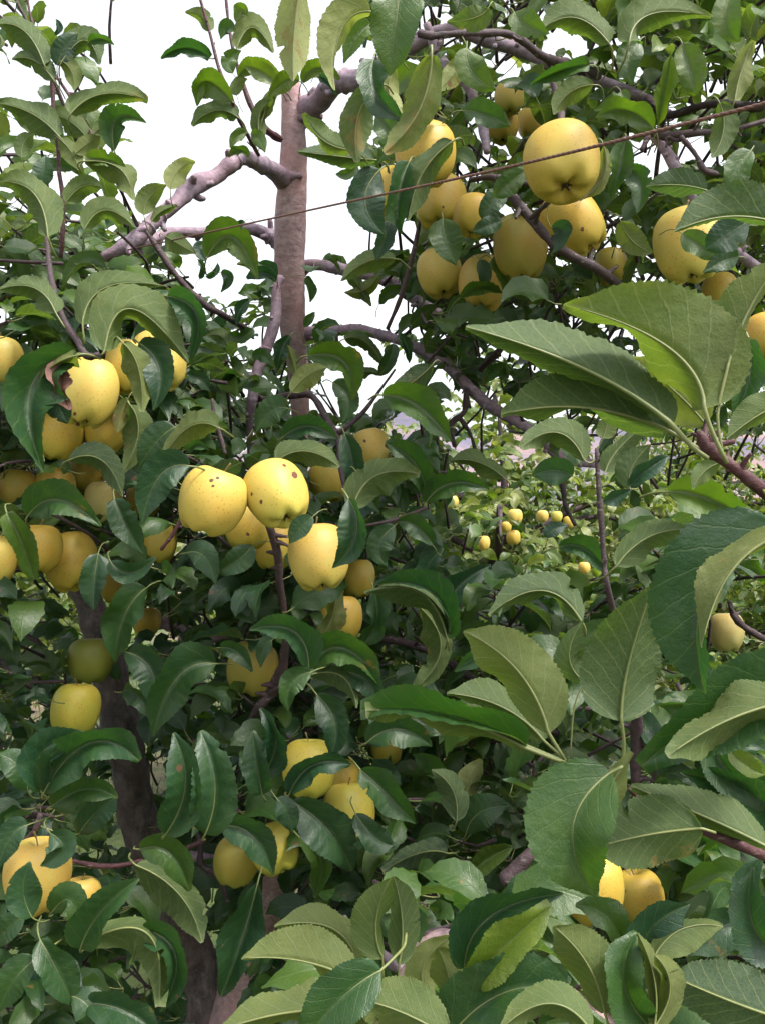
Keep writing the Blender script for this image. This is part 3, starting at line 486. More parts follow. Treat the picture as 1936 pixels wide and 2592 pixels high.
# ------------------------------------------------------------------ hand placed leaves
# tree side tone depth | base x y, middle x y, tip x y | half width left / right of travel (photo px) | petiole points
HERO = '''
n u .72 .42 1782 1035 1690 880 1425 770 45 155 1800 1090 1838 1172
n u .45 .43 1700 1075 1480 935 1178 828 28 88 1750 1130 1790 1160
n u .42 .45 1690 1090 1480 1032 1266 1050 10 95 1750 1125 1790 1150
n u .95 .47 1785 1075 1700 985 1590 905 62 70 1800 1110
n u .72 .42 1838 940 1892 790 1990 640 78 14 1815 1050 1828 1150
n t .22 .62 1895 860 1895 960 1850 1068 32 40
n u .55 .44 2010 1010 1920 1050 1838 1112 20 55
n u .55 .6 1820 1172 1780 1195 1752 1238 22 25
n t .15 .47 1960 1330 1785 1500 1785 1756 34 130
n u .80 .42 2000 1350 1855 1440 1775 1640 4 60
n u .38 .52 1572 1825 1590 1680 1655 1475 115 62 1578 1880 1574 1950
n u .45 .56 1478 1725 1440 1660 1475 1570 30 45 1452 1790 1442 1925
n u .78 .50 1388 1855 1310 1700 1172 1598 62 88 1430 1925
n t .30 .50 1330 1888 1130 1812 912 1797 -8 46 1430 1930
n u .62 .495 1330 1893 1130 1816 925 1799 4 34 1430 1932
n u .55 .54 1375 1875 1270 1790 1130 1755 28 42 1432 1925
n t .38 .46 1545 1955 1450 2095 1508 2272 88 122 1575 1940
n u .88 .47 1500 2160 1520 2040 1600 1905 28 30
n u .40 .47 1775 2097 1630 2115 1495 2150 75 92 1810 2108
n u .55 .50 1945 2146 1800 2075 1595 1990 14 66
n t .15 .55 2000 2110 1880 2010 1720 1955 55 45
n t .22 .50 2030 1690 1830 1785 1620 1940 65 60
n u .62 .46 2040 1770 1860 1815 1688 1915 46 55
n t .20 .55 1800 1850 1850 1960 1985 2030 50 50
n t .75 .52 1845 1898 1885 1935 1935 1962 28 24
n u .80 .50 905 2484 760 2432 612 2427 6 82 940 2500
n u .82 .54 905 2450 840 2350 695 2345 35 50
n u .62 .52 968 2425 952 2330 990 2222 62 22 970 2480
n u .50 .52 1010 2440 1018 2330 995 2218 28 42 1008 2500
n u .68 .45 940 2580 760 2560 540 2615 35 72
n t .22 .45 965 2455 860 2530 760 2650 60 55
n u .70 .44 1135 2625 1010 2560 895 2528 60 80
n u .92 .56 1095 2530 1070 2450 1140 2372 38 42
n u .78 .50 1162 2610 1140 2490 1108 2398 35 34
n t .10 .50 1175 2450 1240 2320 1425 2262 48 52
n t .78 .46 1192 2485 1280 2390 1395 2292 42 42 1180 2530
n t .62 .48 1175 2548 1215 2480 1290 2420 18 26
n t .20 .46 1120 2650 1270 2515 1455 2512 85 70
n u .66 .42 1495 2610 1390 2540 1262 2610 30 50
n u .72 .46 1530 2565 1485 2440 1398 2345 50 82 1545 2610
n t .45 .52 1578 2385 1530 2315 1455 2290 28 40
n t .35 .46 1655 2610 1580 2490 1612 2360 45 35
n u .85 .45 1655 2600 1655 2480 1612 2362 14 8
n u .85 .45 1655 2600 1695 2500 1655 2418 22 30
n t .05 .52 1640 2500 1635 2370 1745 2288 55 85
n u .66 .50 1655 2420 1725 2352 1828 2345 18 55
n u .20 .46 2010 2590 1850 2535 1680 2462 62 95
n t .10 .55 1990 2420 1905 2340 1905 2195 55 45
n t .10 .60 1970 2300 1890 2260 1935 2160 30 40
n u .55 .95 1478 1165 1410 1095 1315 1135 30 35
n u .72 .95 1525 1110 1535 1080 1545 1040 22 26
n u .50 .95 1530 1195 1570 1130 1645 1070 25 30
n u .35 .9 1592 1232 1600 1180 1645 1125 40 38
n t .0 .9 1592 1232 1635 1190 1692 1155 16 20
n t .0 .9 1525 1270 1560 1258 1597 1238 16 16
n t .62 .8 1690 1245 1790 1262 1925 1335 42 38
n t .15 .9 1448 1205 1400 1190 1345 1205 38 34
n u .4 .8 1470 1572 1370 1495 1236 1558 20 52
n u .5 .8 1560 1432 1640 1360 1745 1340 32 36
n t .2 1.0 1415 1385 1480 1390 1542 1460 26 24
n t .0 1.1 1385 1362 1400 1340 1440 1330 20 18
n t .2 .9 1330 1650 1250 1640 1150 1700 30 30
m t .0 1.55 700 712 665 690 625 705 14 16
m t .1 1.55 702 700 684 675 655 665 10 12
m t .0 1.55 632 760 608 785 598 825 14 14
m t .1 1.5 560 690 578 705 560 740 12 12
m t .15 1.5 505 705 515 680 500 655 10 8
m t .1 1.5 522 700 545 690 552 665 8 9
m t .0 1.55 735 850 712 890 704 938 16 18
m u .8 1.5 752 950 742 910 728 872 14 14
m t .4 1.5 772 828 784 805 798 790 10 12
m t .3 1.5 640 905 668 900 690 930 18 18
m u .5 1.55 580 880 560 850 520 850 18 18
m t .2 1.5 1225 650 1185 670 1158 732 24 26
m t .15 1.3 1212 658 1226 695 1220 730 15 16
m t .5 1.3 1162 755 1215 727 1270 742 15 18
m t .6 1.3 1243 655 1275 700 1286 762 12 14
m u .75 1.6 955 700 920 735 872 740 18 20
m u .5 1.6 872 858 925 865 978 935 16 22
m t .25 1.6 995 870 985 910 960 950 16 16
m u .4 1.6 890 955 925 940 965 950 12 12
m t .5 1.6 960 770 985 740 1020 725 14 16
m u .6 1.6 880 690 905 720 940 775 12 14
m t .2 1.6 1010 845 1030 880 1035 920 14 14
m t .1 1.6 620 560 590 585 565 610 8 10
l u .7 1.35 385 560 410 535 450 520 10 12
u t .45 1.2 905 420 880 440 850 440 12 12
m t .4 1.6 775 700 790 730 785 765 10 12
m u .7 1.6 668 690 640 670 600 668 12 14
l t .15 1.9 260 1900 290 1870 320 1880 18 20
l t .2 1.9 300 1720 275 1690 240 1690 18 20
m t .2 1.2 560 1640 600 1650 640 1700 18 22
m t .2 1.2 690 1620 670 1640 660 1690 18 20
m t .3 1.6 640 830 615 850 570 850 14 16
u u .98 .70 770 -70 748 60 742 205 38 48
u u .93 .75 938 30 865 75 845 228 10 58
u t .48 .55 1012 -60 1003 60 985 192 62 66
u t .55 .9 938 60 900 95 870 160 22 26
u u .55 .8 952 225 905 300 905 412 32 36
u t .15 .8 945 150 955 235 1022 305 28 34
u u .92 .85 1000 172 985 235 1025 302 24 22
u u .78 .75 1092 140 1060 280 972 387 34 40
u t .45 .9 950 290 985 340 955 415 26 28
u u .68 .95 888 380 815 352 771 286 14 34
u u .25 .98 950 405 860 396 755 383 14 24
u t .0 1.0 962 430 925 510 978 598 50 45
u t .15 1.02 1035 410 1008 500 1015 592 28 30
u u .45 1.0 1145 358 1068 440 1032 560 38 36
u t .0 1.05 988 560 972 610 952 662 22 24
u u .62 1.15 1000 655 930 662 862 712 28 26
u t .4 1.2 1120 552 1130 610 1155 670 42 40
u t .15 1.1 1282 478 1240 520 1222 560 26 28
u t .15 1.1 1270 560 1230 572 1196 588 20 22
u t .6 .9 1180 120 1195 180 1255 228 38 34
u u .88 1.0 1180 150 1150 185 1108 232 26 30
u u .6 .9 1540 110 1455 45 1366 78 32 34
u u .62 .85 1592 105 1650 35 1800 42 40 36
u t .6 .9 1850 -20 1838 50 1872 106 32 36
u t .7 .9 1665 315 1680 230 1697 138 18 24
u t .65 .9 1725 108 1748 180 1760 242 34 32
u u .9 .95 1858 255 1878 170 1907 103 22 26
u t .65 .95 1652 325 1580 278 1512 300 26 28
u t .35 1.0 1492 165 1420 178 1343 214 16 20
u u .12 .75 1788 482 1715 468 1633 472 26 42
u u .30 .68 1995 575 1850 548 1706 586 12 86
u t .0 .85 1893 560 1830 598 1783 632 42 40
u t .5 .9 1725 590 1770 620 1822 655 30 26
u t .35 .95 1582 355 1565 430 1545 506 26 26
u u .88 .96 1527 370 1524 450 1466 510 14 20
u t .0 1.0 1395 575 1425 590 1398 640 22 30
u t .4 .9 1620 100 1590 150 1600 215 30 30
u u .6 .95 1500 215 1440 235 1400 290 30 28
u t .6 .9 1300 30 1330 60 1390 85 34 30
u u .55 .95 1235 20 1200 45 1130 55 26 30
u t .55 1.0 1570 230 1560 255 1500 280 24 24
u t .35 1.0 1170 280 1230 290 1290 320 34 30
u t .4 1.0 1330 430 1280 470 1250 500 26 26
u u .45 .95 1820 260 1830 330 1800 400 30 26
u t .4 .95 1900 380 1860 440 1850 500 30 30
u u .7 1.0 1570 560 1600 610 1650 640 30 30
u t .3 .95 1590 420 1620 470 1610 540 30 30
u t .2 .9 1870 650 1830 660 1780 690 26 24
l u .5 1.2 112 162 62 78 -8 62 36 30
l u .5 1.2 135 200 85 152 30 150 26 24
l t .1 1.2 146 165 165 120 198 84 26 26
l u .45 1.2 155 160 215 102 252 164 30 24
l t .35 1.2 225 108 255 98 290 114 12 14
l u .75 1.2 152 152 182 180 188 230 22 20
l t .0 1.2 140 88 150 70 142 48 7 8
l u .62 1.2 180 288 262 238 376 254 22 18
l u .5 1.2 150 345 82 288 -4 262 30 26
l u .65 1.25 218 345 170 302 115 285 28 26
l t .35 1.2 290 380 298 300 372 312 34 24
l u .68 1.2 238 340 268 318 300 325 18 20
l u .5 1.2 55 398 62 360 88 338 22 20
l u .72 1.2 150 350 182 385 202 432 22 26
l u .85 1.2 192 388 225 362 256 345 20 22
l t .2 1.15 100 470 112 430 115 392 26 22
l u .72 1.15 215 408 305 428 335 506 14 38
l t .62 1.16 218 408 270 405 320 430 22 12
l u .62 1.2 168 512 212 472 262 476 26 20
l u .62 1.05 122 598 85 488 -5 462 30 42
l u .65 1.05 215 580 268 532 338 572 34 24
l u .72 1.2 365 545 378 500 422 468 28 26
l u .98 1.3 432 480 452 432 496 410 26 24
m t .2 1.5 532 147 470 122 408 148 8 14
m u .72 1.5 532 78 512 42 470 30 16 20
m t .7 1.5 588 256 520 205 500 268 44 24
m u .45 1.5 602 296 545 280 486 318 16 20
m t .6 1.5 625 336 602 345 584 374 12 14
m t .6 1.5 635 340 655 352 672 386 18 18
m t .6 1.55 632 396 605 380 580 398 10 12
m t .4 1.6 592 80 572 68 560 100 18 18
m u .72 1.6 600 122 642 70 692 134 28 20
m t .75 1.6 598 55 612 22 628 40 16 18
m t .55 1.6 590 185 582 150 612 128 20 22
m t .7 1.6 605 192 655 168 722 216 22 24
m u .68 1.6 600 242 602 212 628 200 16 18
m u .62 1.6 660 352 658 290 692 252 14 14
m u .8 1.6 712 232 680 262 654 352 12 16
m t .75 1.55 758 205 720 205 678 252 26 22
m t .8 1.55 702 215 660 180 618 168 20 24
m t .75 1.55 765 208 805 172 860 202 22 18
m t .0 1.5 808 192 832 208 852 242 8 10
m t .6 1.3 525 652 590 600 652 705 44 30
m u .6 1.3 420 598 450 615 497 642 24 26
m t .0 1.35 520 660 505 630 522 612 14 16
l u .62 .98 265 888 335 782 478 918 70 30 258 898
l t .12 1.02 425 750 500 800 480 918 26 28
l u .55 1.05 210 820 265 730 405 722 42 36 215 870
l u .55 1.05 142 792 85 728 -8 735 32 28 165 830
l t .18 1.0 198 895 78 985 112 1195 62 58
l u .82 .97 195 900 92 985 112 1168 16 30
l d .5 .99 166 922 152 970 176 1038 18 20
l t .0 1.02 118 985 150 1030 172 1072 30 32
l u .80 .98 312 868 352 935 360 1042 26 28
l t .10 1.02 352 868 405 935 388 1038 36 42
l u .58 1.15 330 1025 350 1100 308 1202 34 34
l u .75 1.15 325 1008 308 1050 298 1095 18 20
l u .70 1.05 552 1082 478 1082 408 1168 30 28
l t .15 1.1 445 1080 395 1120 352 1185 36 38
l t .05 1.0 482 1180 405 1205 360 1328 46 48
l u .35 1.05 175 1165 258 1165 312 1258 36 34
l t .28 1.05 72 1305 150 1265 255 1332 42 38
l t .15 1.1 290 1262 318 1325 362 1402 30 32
l t .58 1.1 18 1298 55 1372 88 1468 24 28
l t .1 1.2 250 1400 240 1470 238 1545 30 34
m u .60 1.15 700 1168 775 1142 860 1182 30 26
m u .55 1.15 892 1288 950 1205 1062 1200 30 38
m t .3 1.2 1078 1248 1045 1165 975 1122 26 28
m t .32 1.2 1078 1272 1145 1222 1238 1240 32 26
m u .6 1.3 1275 1210 1210 1170 1140 1165 26 28
m t .42 1.15 968 1000 1058 1028 1142 1118 42 40
m u .15 1.2 1092 925 1042 968 982 1002 26 28
m t .5 1.2 780 900 870 915 892 1012 34 32
m u .85 1.15 738 992 780 950 828 930 28 30
m t .3 1.25 842 968 882 1010 865 1072 28 28
m t .1 1.2 718 1105 785 1078 855 1112 28 26
m t .2 1.2 732 1035 688 1040 648 1095 34 34
m t .05 1.25 872 1098 892 1175 880 1245 26 24
m t .1 1.0 882 1262 902 1350 842 1438 26 46
m t .12 .95 792 1308 760 1338 734 1376 24 26
m u .45 1.15 1132 1618 1062 1500 922 1500 38 30
m t .1 1.17 1132 1616 1090 1500 945 1482 -10 40
m u .55 1.2 1065 1540 1115 1640 1052 1742 24 32
m t .15 1.05 782 1692 745 1598 632 1595 36 38
m t .35 1.1 778 1702 865 1640 965 1742 46 34
m u .4 1.08 780 1710 865 1712 902 1792 28 30
m t .1 1.1 845 1698 925 1720 952 1785 30 36
m t .3 1.05 790 1700 738 1732 730 1798 26 28
m t .12 1.15 802 1758 848 1830 836 1915 34 38
m t .2 1.15 928 1880 1010 1845 1092 1890 34 40
m t .05 1.1 733 2010 795 1935 888 1936 22 28
m t .25 1.15 912 1948 975 2005 1052 2085 36 42
m t .12 1.15 742 2030 830 2100 892 2205 40 42
m t .45 1.2 758 2118 812 2180 795 2272 24 28
m t .12 1.08 558 2092 640 2115 692 2214 36 44
l t .15 1.0 420 2112 470 1985 440 1855 46 46
l t .18 1.0 520 2112 545 1985 508 1850 50 46
l t .15 1.1 665 2012 652 1940 640 1850 32 32
l t .0 1.12 664 1965 700 1870 658 1793 30 24
l t .25 1.25 372 1488 315 1560 292 1678 38 50
l t .12 1.25 318 1650 385 1700 385 1802 40 42
l t .25 1.2 548 1680 450 1715 388 1865 48 55
l t .05 .98 105 2003 112 1900 234 1865 34 40
l t .15 .98 112 2006 230 1880 354 1926 40 30
l t .3 1.0 130 2042 218 1998 298 2020 28 30
l t .05 1.05 198 2112 250 2050 298 2018 32 38
l t .25 1.0 72 2002 48 1938 -6 1908 36 38
l t .1 .98 72 2088 28 2120 -6 2202 30 36
l t .15 .95 128 2108 160 2150 102 2192 30 42
l t .12 .92 82 2322 60 2250 78 2182 38 44
l t .22 .95 204 2402 255 2310 352 2224 48 40
l t .2 .95 102 2378 145 2455 188 2548 36 40
l u .60 .95 225 2382 375 2365 402 2548 25 48
l t .15 .98 358 2350 445 2420 405 2562 30 35
l t .25 .95 92 2428 38 2480 -6 2565 38 42
l u .48 1.1 345 2190 455 2265 512 2386 48 52
l t .4 1.08 355 2150 432 2160 480 2256 30 36
l t .1 1.2 652 2240 612 2380 560 2522 40 42
l t .12 .95 218 2540 320 2560 402 2625 36 38
l t .35 .98 130 2312 180 2280 202 2372 34 40
l t .2 1.0 60 2320 20 2350 -20 2400 30 34
l t .2 .95 180 2520 230 2560 220 2640 40 40
m u .10 1.25 1132 2160 1060 2160 968 2206 28 26
m u .35 1.2 1155 2078 1145 2000 1092 1948 34 34
m u .95 1.3 1175 2048 1185 1980 1218 1922 28 26
m t .2 1.25 1178 2112 1215 2055 1292 2040 44 44
m t .65 1.25 1185 2216 1240 2170 1297 2144 20 22
m t .05 1.3 1108 1502 1080 1445 1122 1388 26 30
m t .0 1.3 1132 1548 1165 1480 1242 1430 30 32
m t .15 1.2 905 1200 930 1240 960 1300 26 26
m t .15 1.2 1000 1330 960 1380 980 1435 30 30
m t .3 1.2 1095 1380 1050 1330 1000 1320 26 26
m t .2 1.2 640 1380 600 1420 540 1450 30 30
l t .15 1.2 470 1400 520 1410 545 1480 34 34
l t .12 1.12 280 1420 330 1450 395 1410 30 24
m t .15 1.15 900 2060 950 2120 1000 2140 30 30
m t .1 1.1 600 2000 560 2030 520 2090 26 26
m t .1 1.1 700 2020 730 2060 740 2110 28 28
m u .8 1.25 845 1480 842 1560 795 1648 20 26
m t .2 1.25 945 1490 952 1570 915 1632 26 14
'''
hero_count = 0
BRA = np.concatenate(BRW)
def hero_leaf(row):
    global hero_count
    q = row.split(); tree, side, tone, d = q[0], q[1], float(q[2]), float(q[3])
    c = list(map(float, q[4:]))
    (x0, y0, x1, y1, x2, y2, wl, wr), pet = c[:8], c[8:]
    g = np.random.default_rng(1000 + hero_count); hero_count += 1
    Lpx = math.hypot(x1-x0, y1-y0) + math.hypot(x2-x1, y2-y1)
    Lr = Lpx / FPX * d
    top = side != 'u'
    dd = g.uniform(-.18, .10) * Lr if top else g.uniform(-.10, .18) * Lr
    bul = (-.05 if top else .05) * Lr
    P0, PM, P2 = P(x0, y0, d), P(x1, y1, d + dd*.4 + bul), P(x2, y2, d + dd)
    V = unit(np.array([0, 0, CZ]) - PM)
    k = d / FPX
    Wr = max(.27 * Lr, 1.02 * max(abs(wl), abs(wr)) * k)
    aL, aR = math.acos(max(-1, min(1, wl * k / Wr))), math.acos(max(-1, min(1, wr * k / Wr)))
    mbq = MB()
    big = d < .75
    mi = {'d': 1, 'y': 2}.get(side, 0)
    if side == 'd': wv, cu = .08, .06
    else: wv, cu = g.uniform(.022, .05), g.uniform(.0, .05)
    m, T, Nn, L = blade(mbq, P0, PM, P2, V, Wr, Wr, aL, aR, top, rows=64 if big else 38, cols=12 if big else 8,
                        teeth=.026 if big else .026, cup=cu, wave=wv, tone=tone, mi=mi, g=g, toview=1 if top else -1)
    # petiole + raised midrib on the underside
    under = -Nn if top else Nn
    pts = [m[i] + under[i] * .0004 for i in range(0, len(m) - 3, 4)]
    rad = list(np.linspace(.0011, .0003, len(pts)) * (1.0 if big else .85) * min(1.3, Lr/.085))
    if pet: pp = [P(pet[i], pet[i+1], d) for i in range(0, len(pet), 2)]
    else:
        dist = np.linalg.norm(BRA - m[0], axis=1); bi = int(dist.argmin())
        if dist[bi] < .05 and (BRA[bi] - m[0]) @ T[0] < .01:
            e = BRA[bi]; pp = [m[0]*.6 + e*.4 - T[0]*.004, e]
        else:
            ln = .024; pp = [m[0] - T[0]*ln*.3 + np.array([0, .004, .001]), m[0] - T[0]*ln*.55 + np.array([0, .013, .0]), m[0] - T[0]*ln*.7 + np.array([g.normal()*.002, .028, -.002])]
    pts = pp[::-1] + pts; rad = [.0011 * min(1.15, Lr/.085)] * len(pp) + rad
    tube(mbq, np.array(pts), np.array(rad), 3, 6, 3)
    mats = [M_leaf, M_dead, M_yel, M_pet, M_twig]
    o = mbq.build('leaf', mats, TREES[tree], origin=P0)
    if side == 'd': o['label'] = 'brown withered leaf'
    if side == 'y': o['label'] = 'small yellowed leaf'
    for t in (.15, .4, .65, .9):
        i = int(t * (len(m) - 1)); pr = proj(m[i]); PROT.append((pr[0], pr[1], .3 * (abs(wl) + abs(wr)), d))
for row in HERO.strip().splitlines(): hero_leaf(row)

# ------------------------------------------------------------------ apples
def apple_meshes():
    prof = np.array([(0.0, .30), (.035, .325), (.09, .39), (.165, .437), (.26, .443), (.36, .395), (.445, .295), (.49, .16), (.5, .02), (.488, -.13),
                     (.45, -.27), (.385, -.385), (.305, -.452), (.225, -.468), (.155, -.445), (.09, -.405), (.04, -.385), (0.0, -.38)])
    pr = catmull(prof, 4); pr[:, 0] = np.maximum(pr[:, 0], 0.0005)
    out = []
    for var in range(4):
        g = np.random.default_rng(50 + var)
        seg = 44; th = np.linspace(0, 2*np.pi, seg, endpoint=False); ph = g.random() * 6.28
        n = len(pr); r = pr[:, 0][:, None]; z = pr[:, 1][:, None] * np.ones(seg)[None]
        kb = np.clip((.1 - z) / .5, 0, 1) ** 1.3
        lob = np.cos(5*th + ph)[None]
        rr = r * (1 + .05 * kb * lob + .022*np.cos(2*th + g.random()*6)[None] + .015*np.cos(3*th + g.random()*6)[None])
        rr = rr * (1 - (.10 + .06*g.random()) * np.clip(-z, 0, 1))
        z2 = z * g.uniform(1.02, 1.12) + .028 * lob * np.clip((-.30 - z) / .15, 0, 1) * (r > .05) + .03*np.cos(th + g.random()*6)[None]*r
        V = np.stack([rr*np.cos(th), rr*np.sin(th), z2], -1).reshape(-1, 3)
        i = np.arange(n-1)[:, None]; j = np.arange(seg)[None]
        F = np.stack([i*seg+j, (i+1)*seg+j, (i+1)*seg+(j+1) % seg, i*seg+(j+1) % seg], -1).reshape(-1, 4)
        mb = MB(); mb.add(V * .078, F); sk = mb.build('skin', [M_apple]).data
        mb = MB(); bx, by = g.uniform(-.06, .06, 2)
        tube(mb, np.array([(0, 0, .31), (bx*.3, by*.3, .40), (bx*.8, by*.8, .50), (bx*1.8, by*1.8, .60)]) * .078, np.array([.014, .011, .011, .019]) * .078, 0, 8, 4)
        st = mb.build('stem', [M_stem]).data
        mb = MB()
        for a in range(5):
            an = a * 2*np.pi/5 + ph
            d = np.array([np.cos(an), np.sin(an), 0]); e = np.array([-d[1], d[0], 0])
            q = [d*.01 + e*.03 + [0, 0, -.395], d*.01 - e*.03 + [0, 0, -.395], d*.075 - e*.012 + [0, 0, -.44], d*.075 + e*.012 + [0, 0, -.44]]
            q2 = [q[3], q[2], d*.055 - e*.004 + [0, 0, -.475], d*.055 + e*.004 + [0, 0, -.475]]
            mb.add(np.array(q) * .078, [[0, 1, 2, 3]]); mb.add(np.array(q2) * .078, [[0, 1, 2, 3]])
        tube(mb, np.array([(0, 0, -.37), (0, 0, -.40), (0, 0, -.43)]) * .078, np.array([.05, .04, .02]) * .078, 0, 8, 2)
        ca = mb.build('calyx', [M_calyx]).data
        out.append((sk, st, ca))
    for o in list(COL.objects):
        if o.name.split('.')[0] in ('skin', 'stem', 'calyx'): bpy.data.objects.remove(o)
    return out
AP = apple_meshes()
TINT = {'y': (.44, .330, .055), 'b': (.51, .405, .094), 'g': (.15, .20, .032), 'o': (.40, .315, .050), 'k': (.30, .275, .052), 'p': (.52, .45, .17), 'l': (.42, .39, .062)}
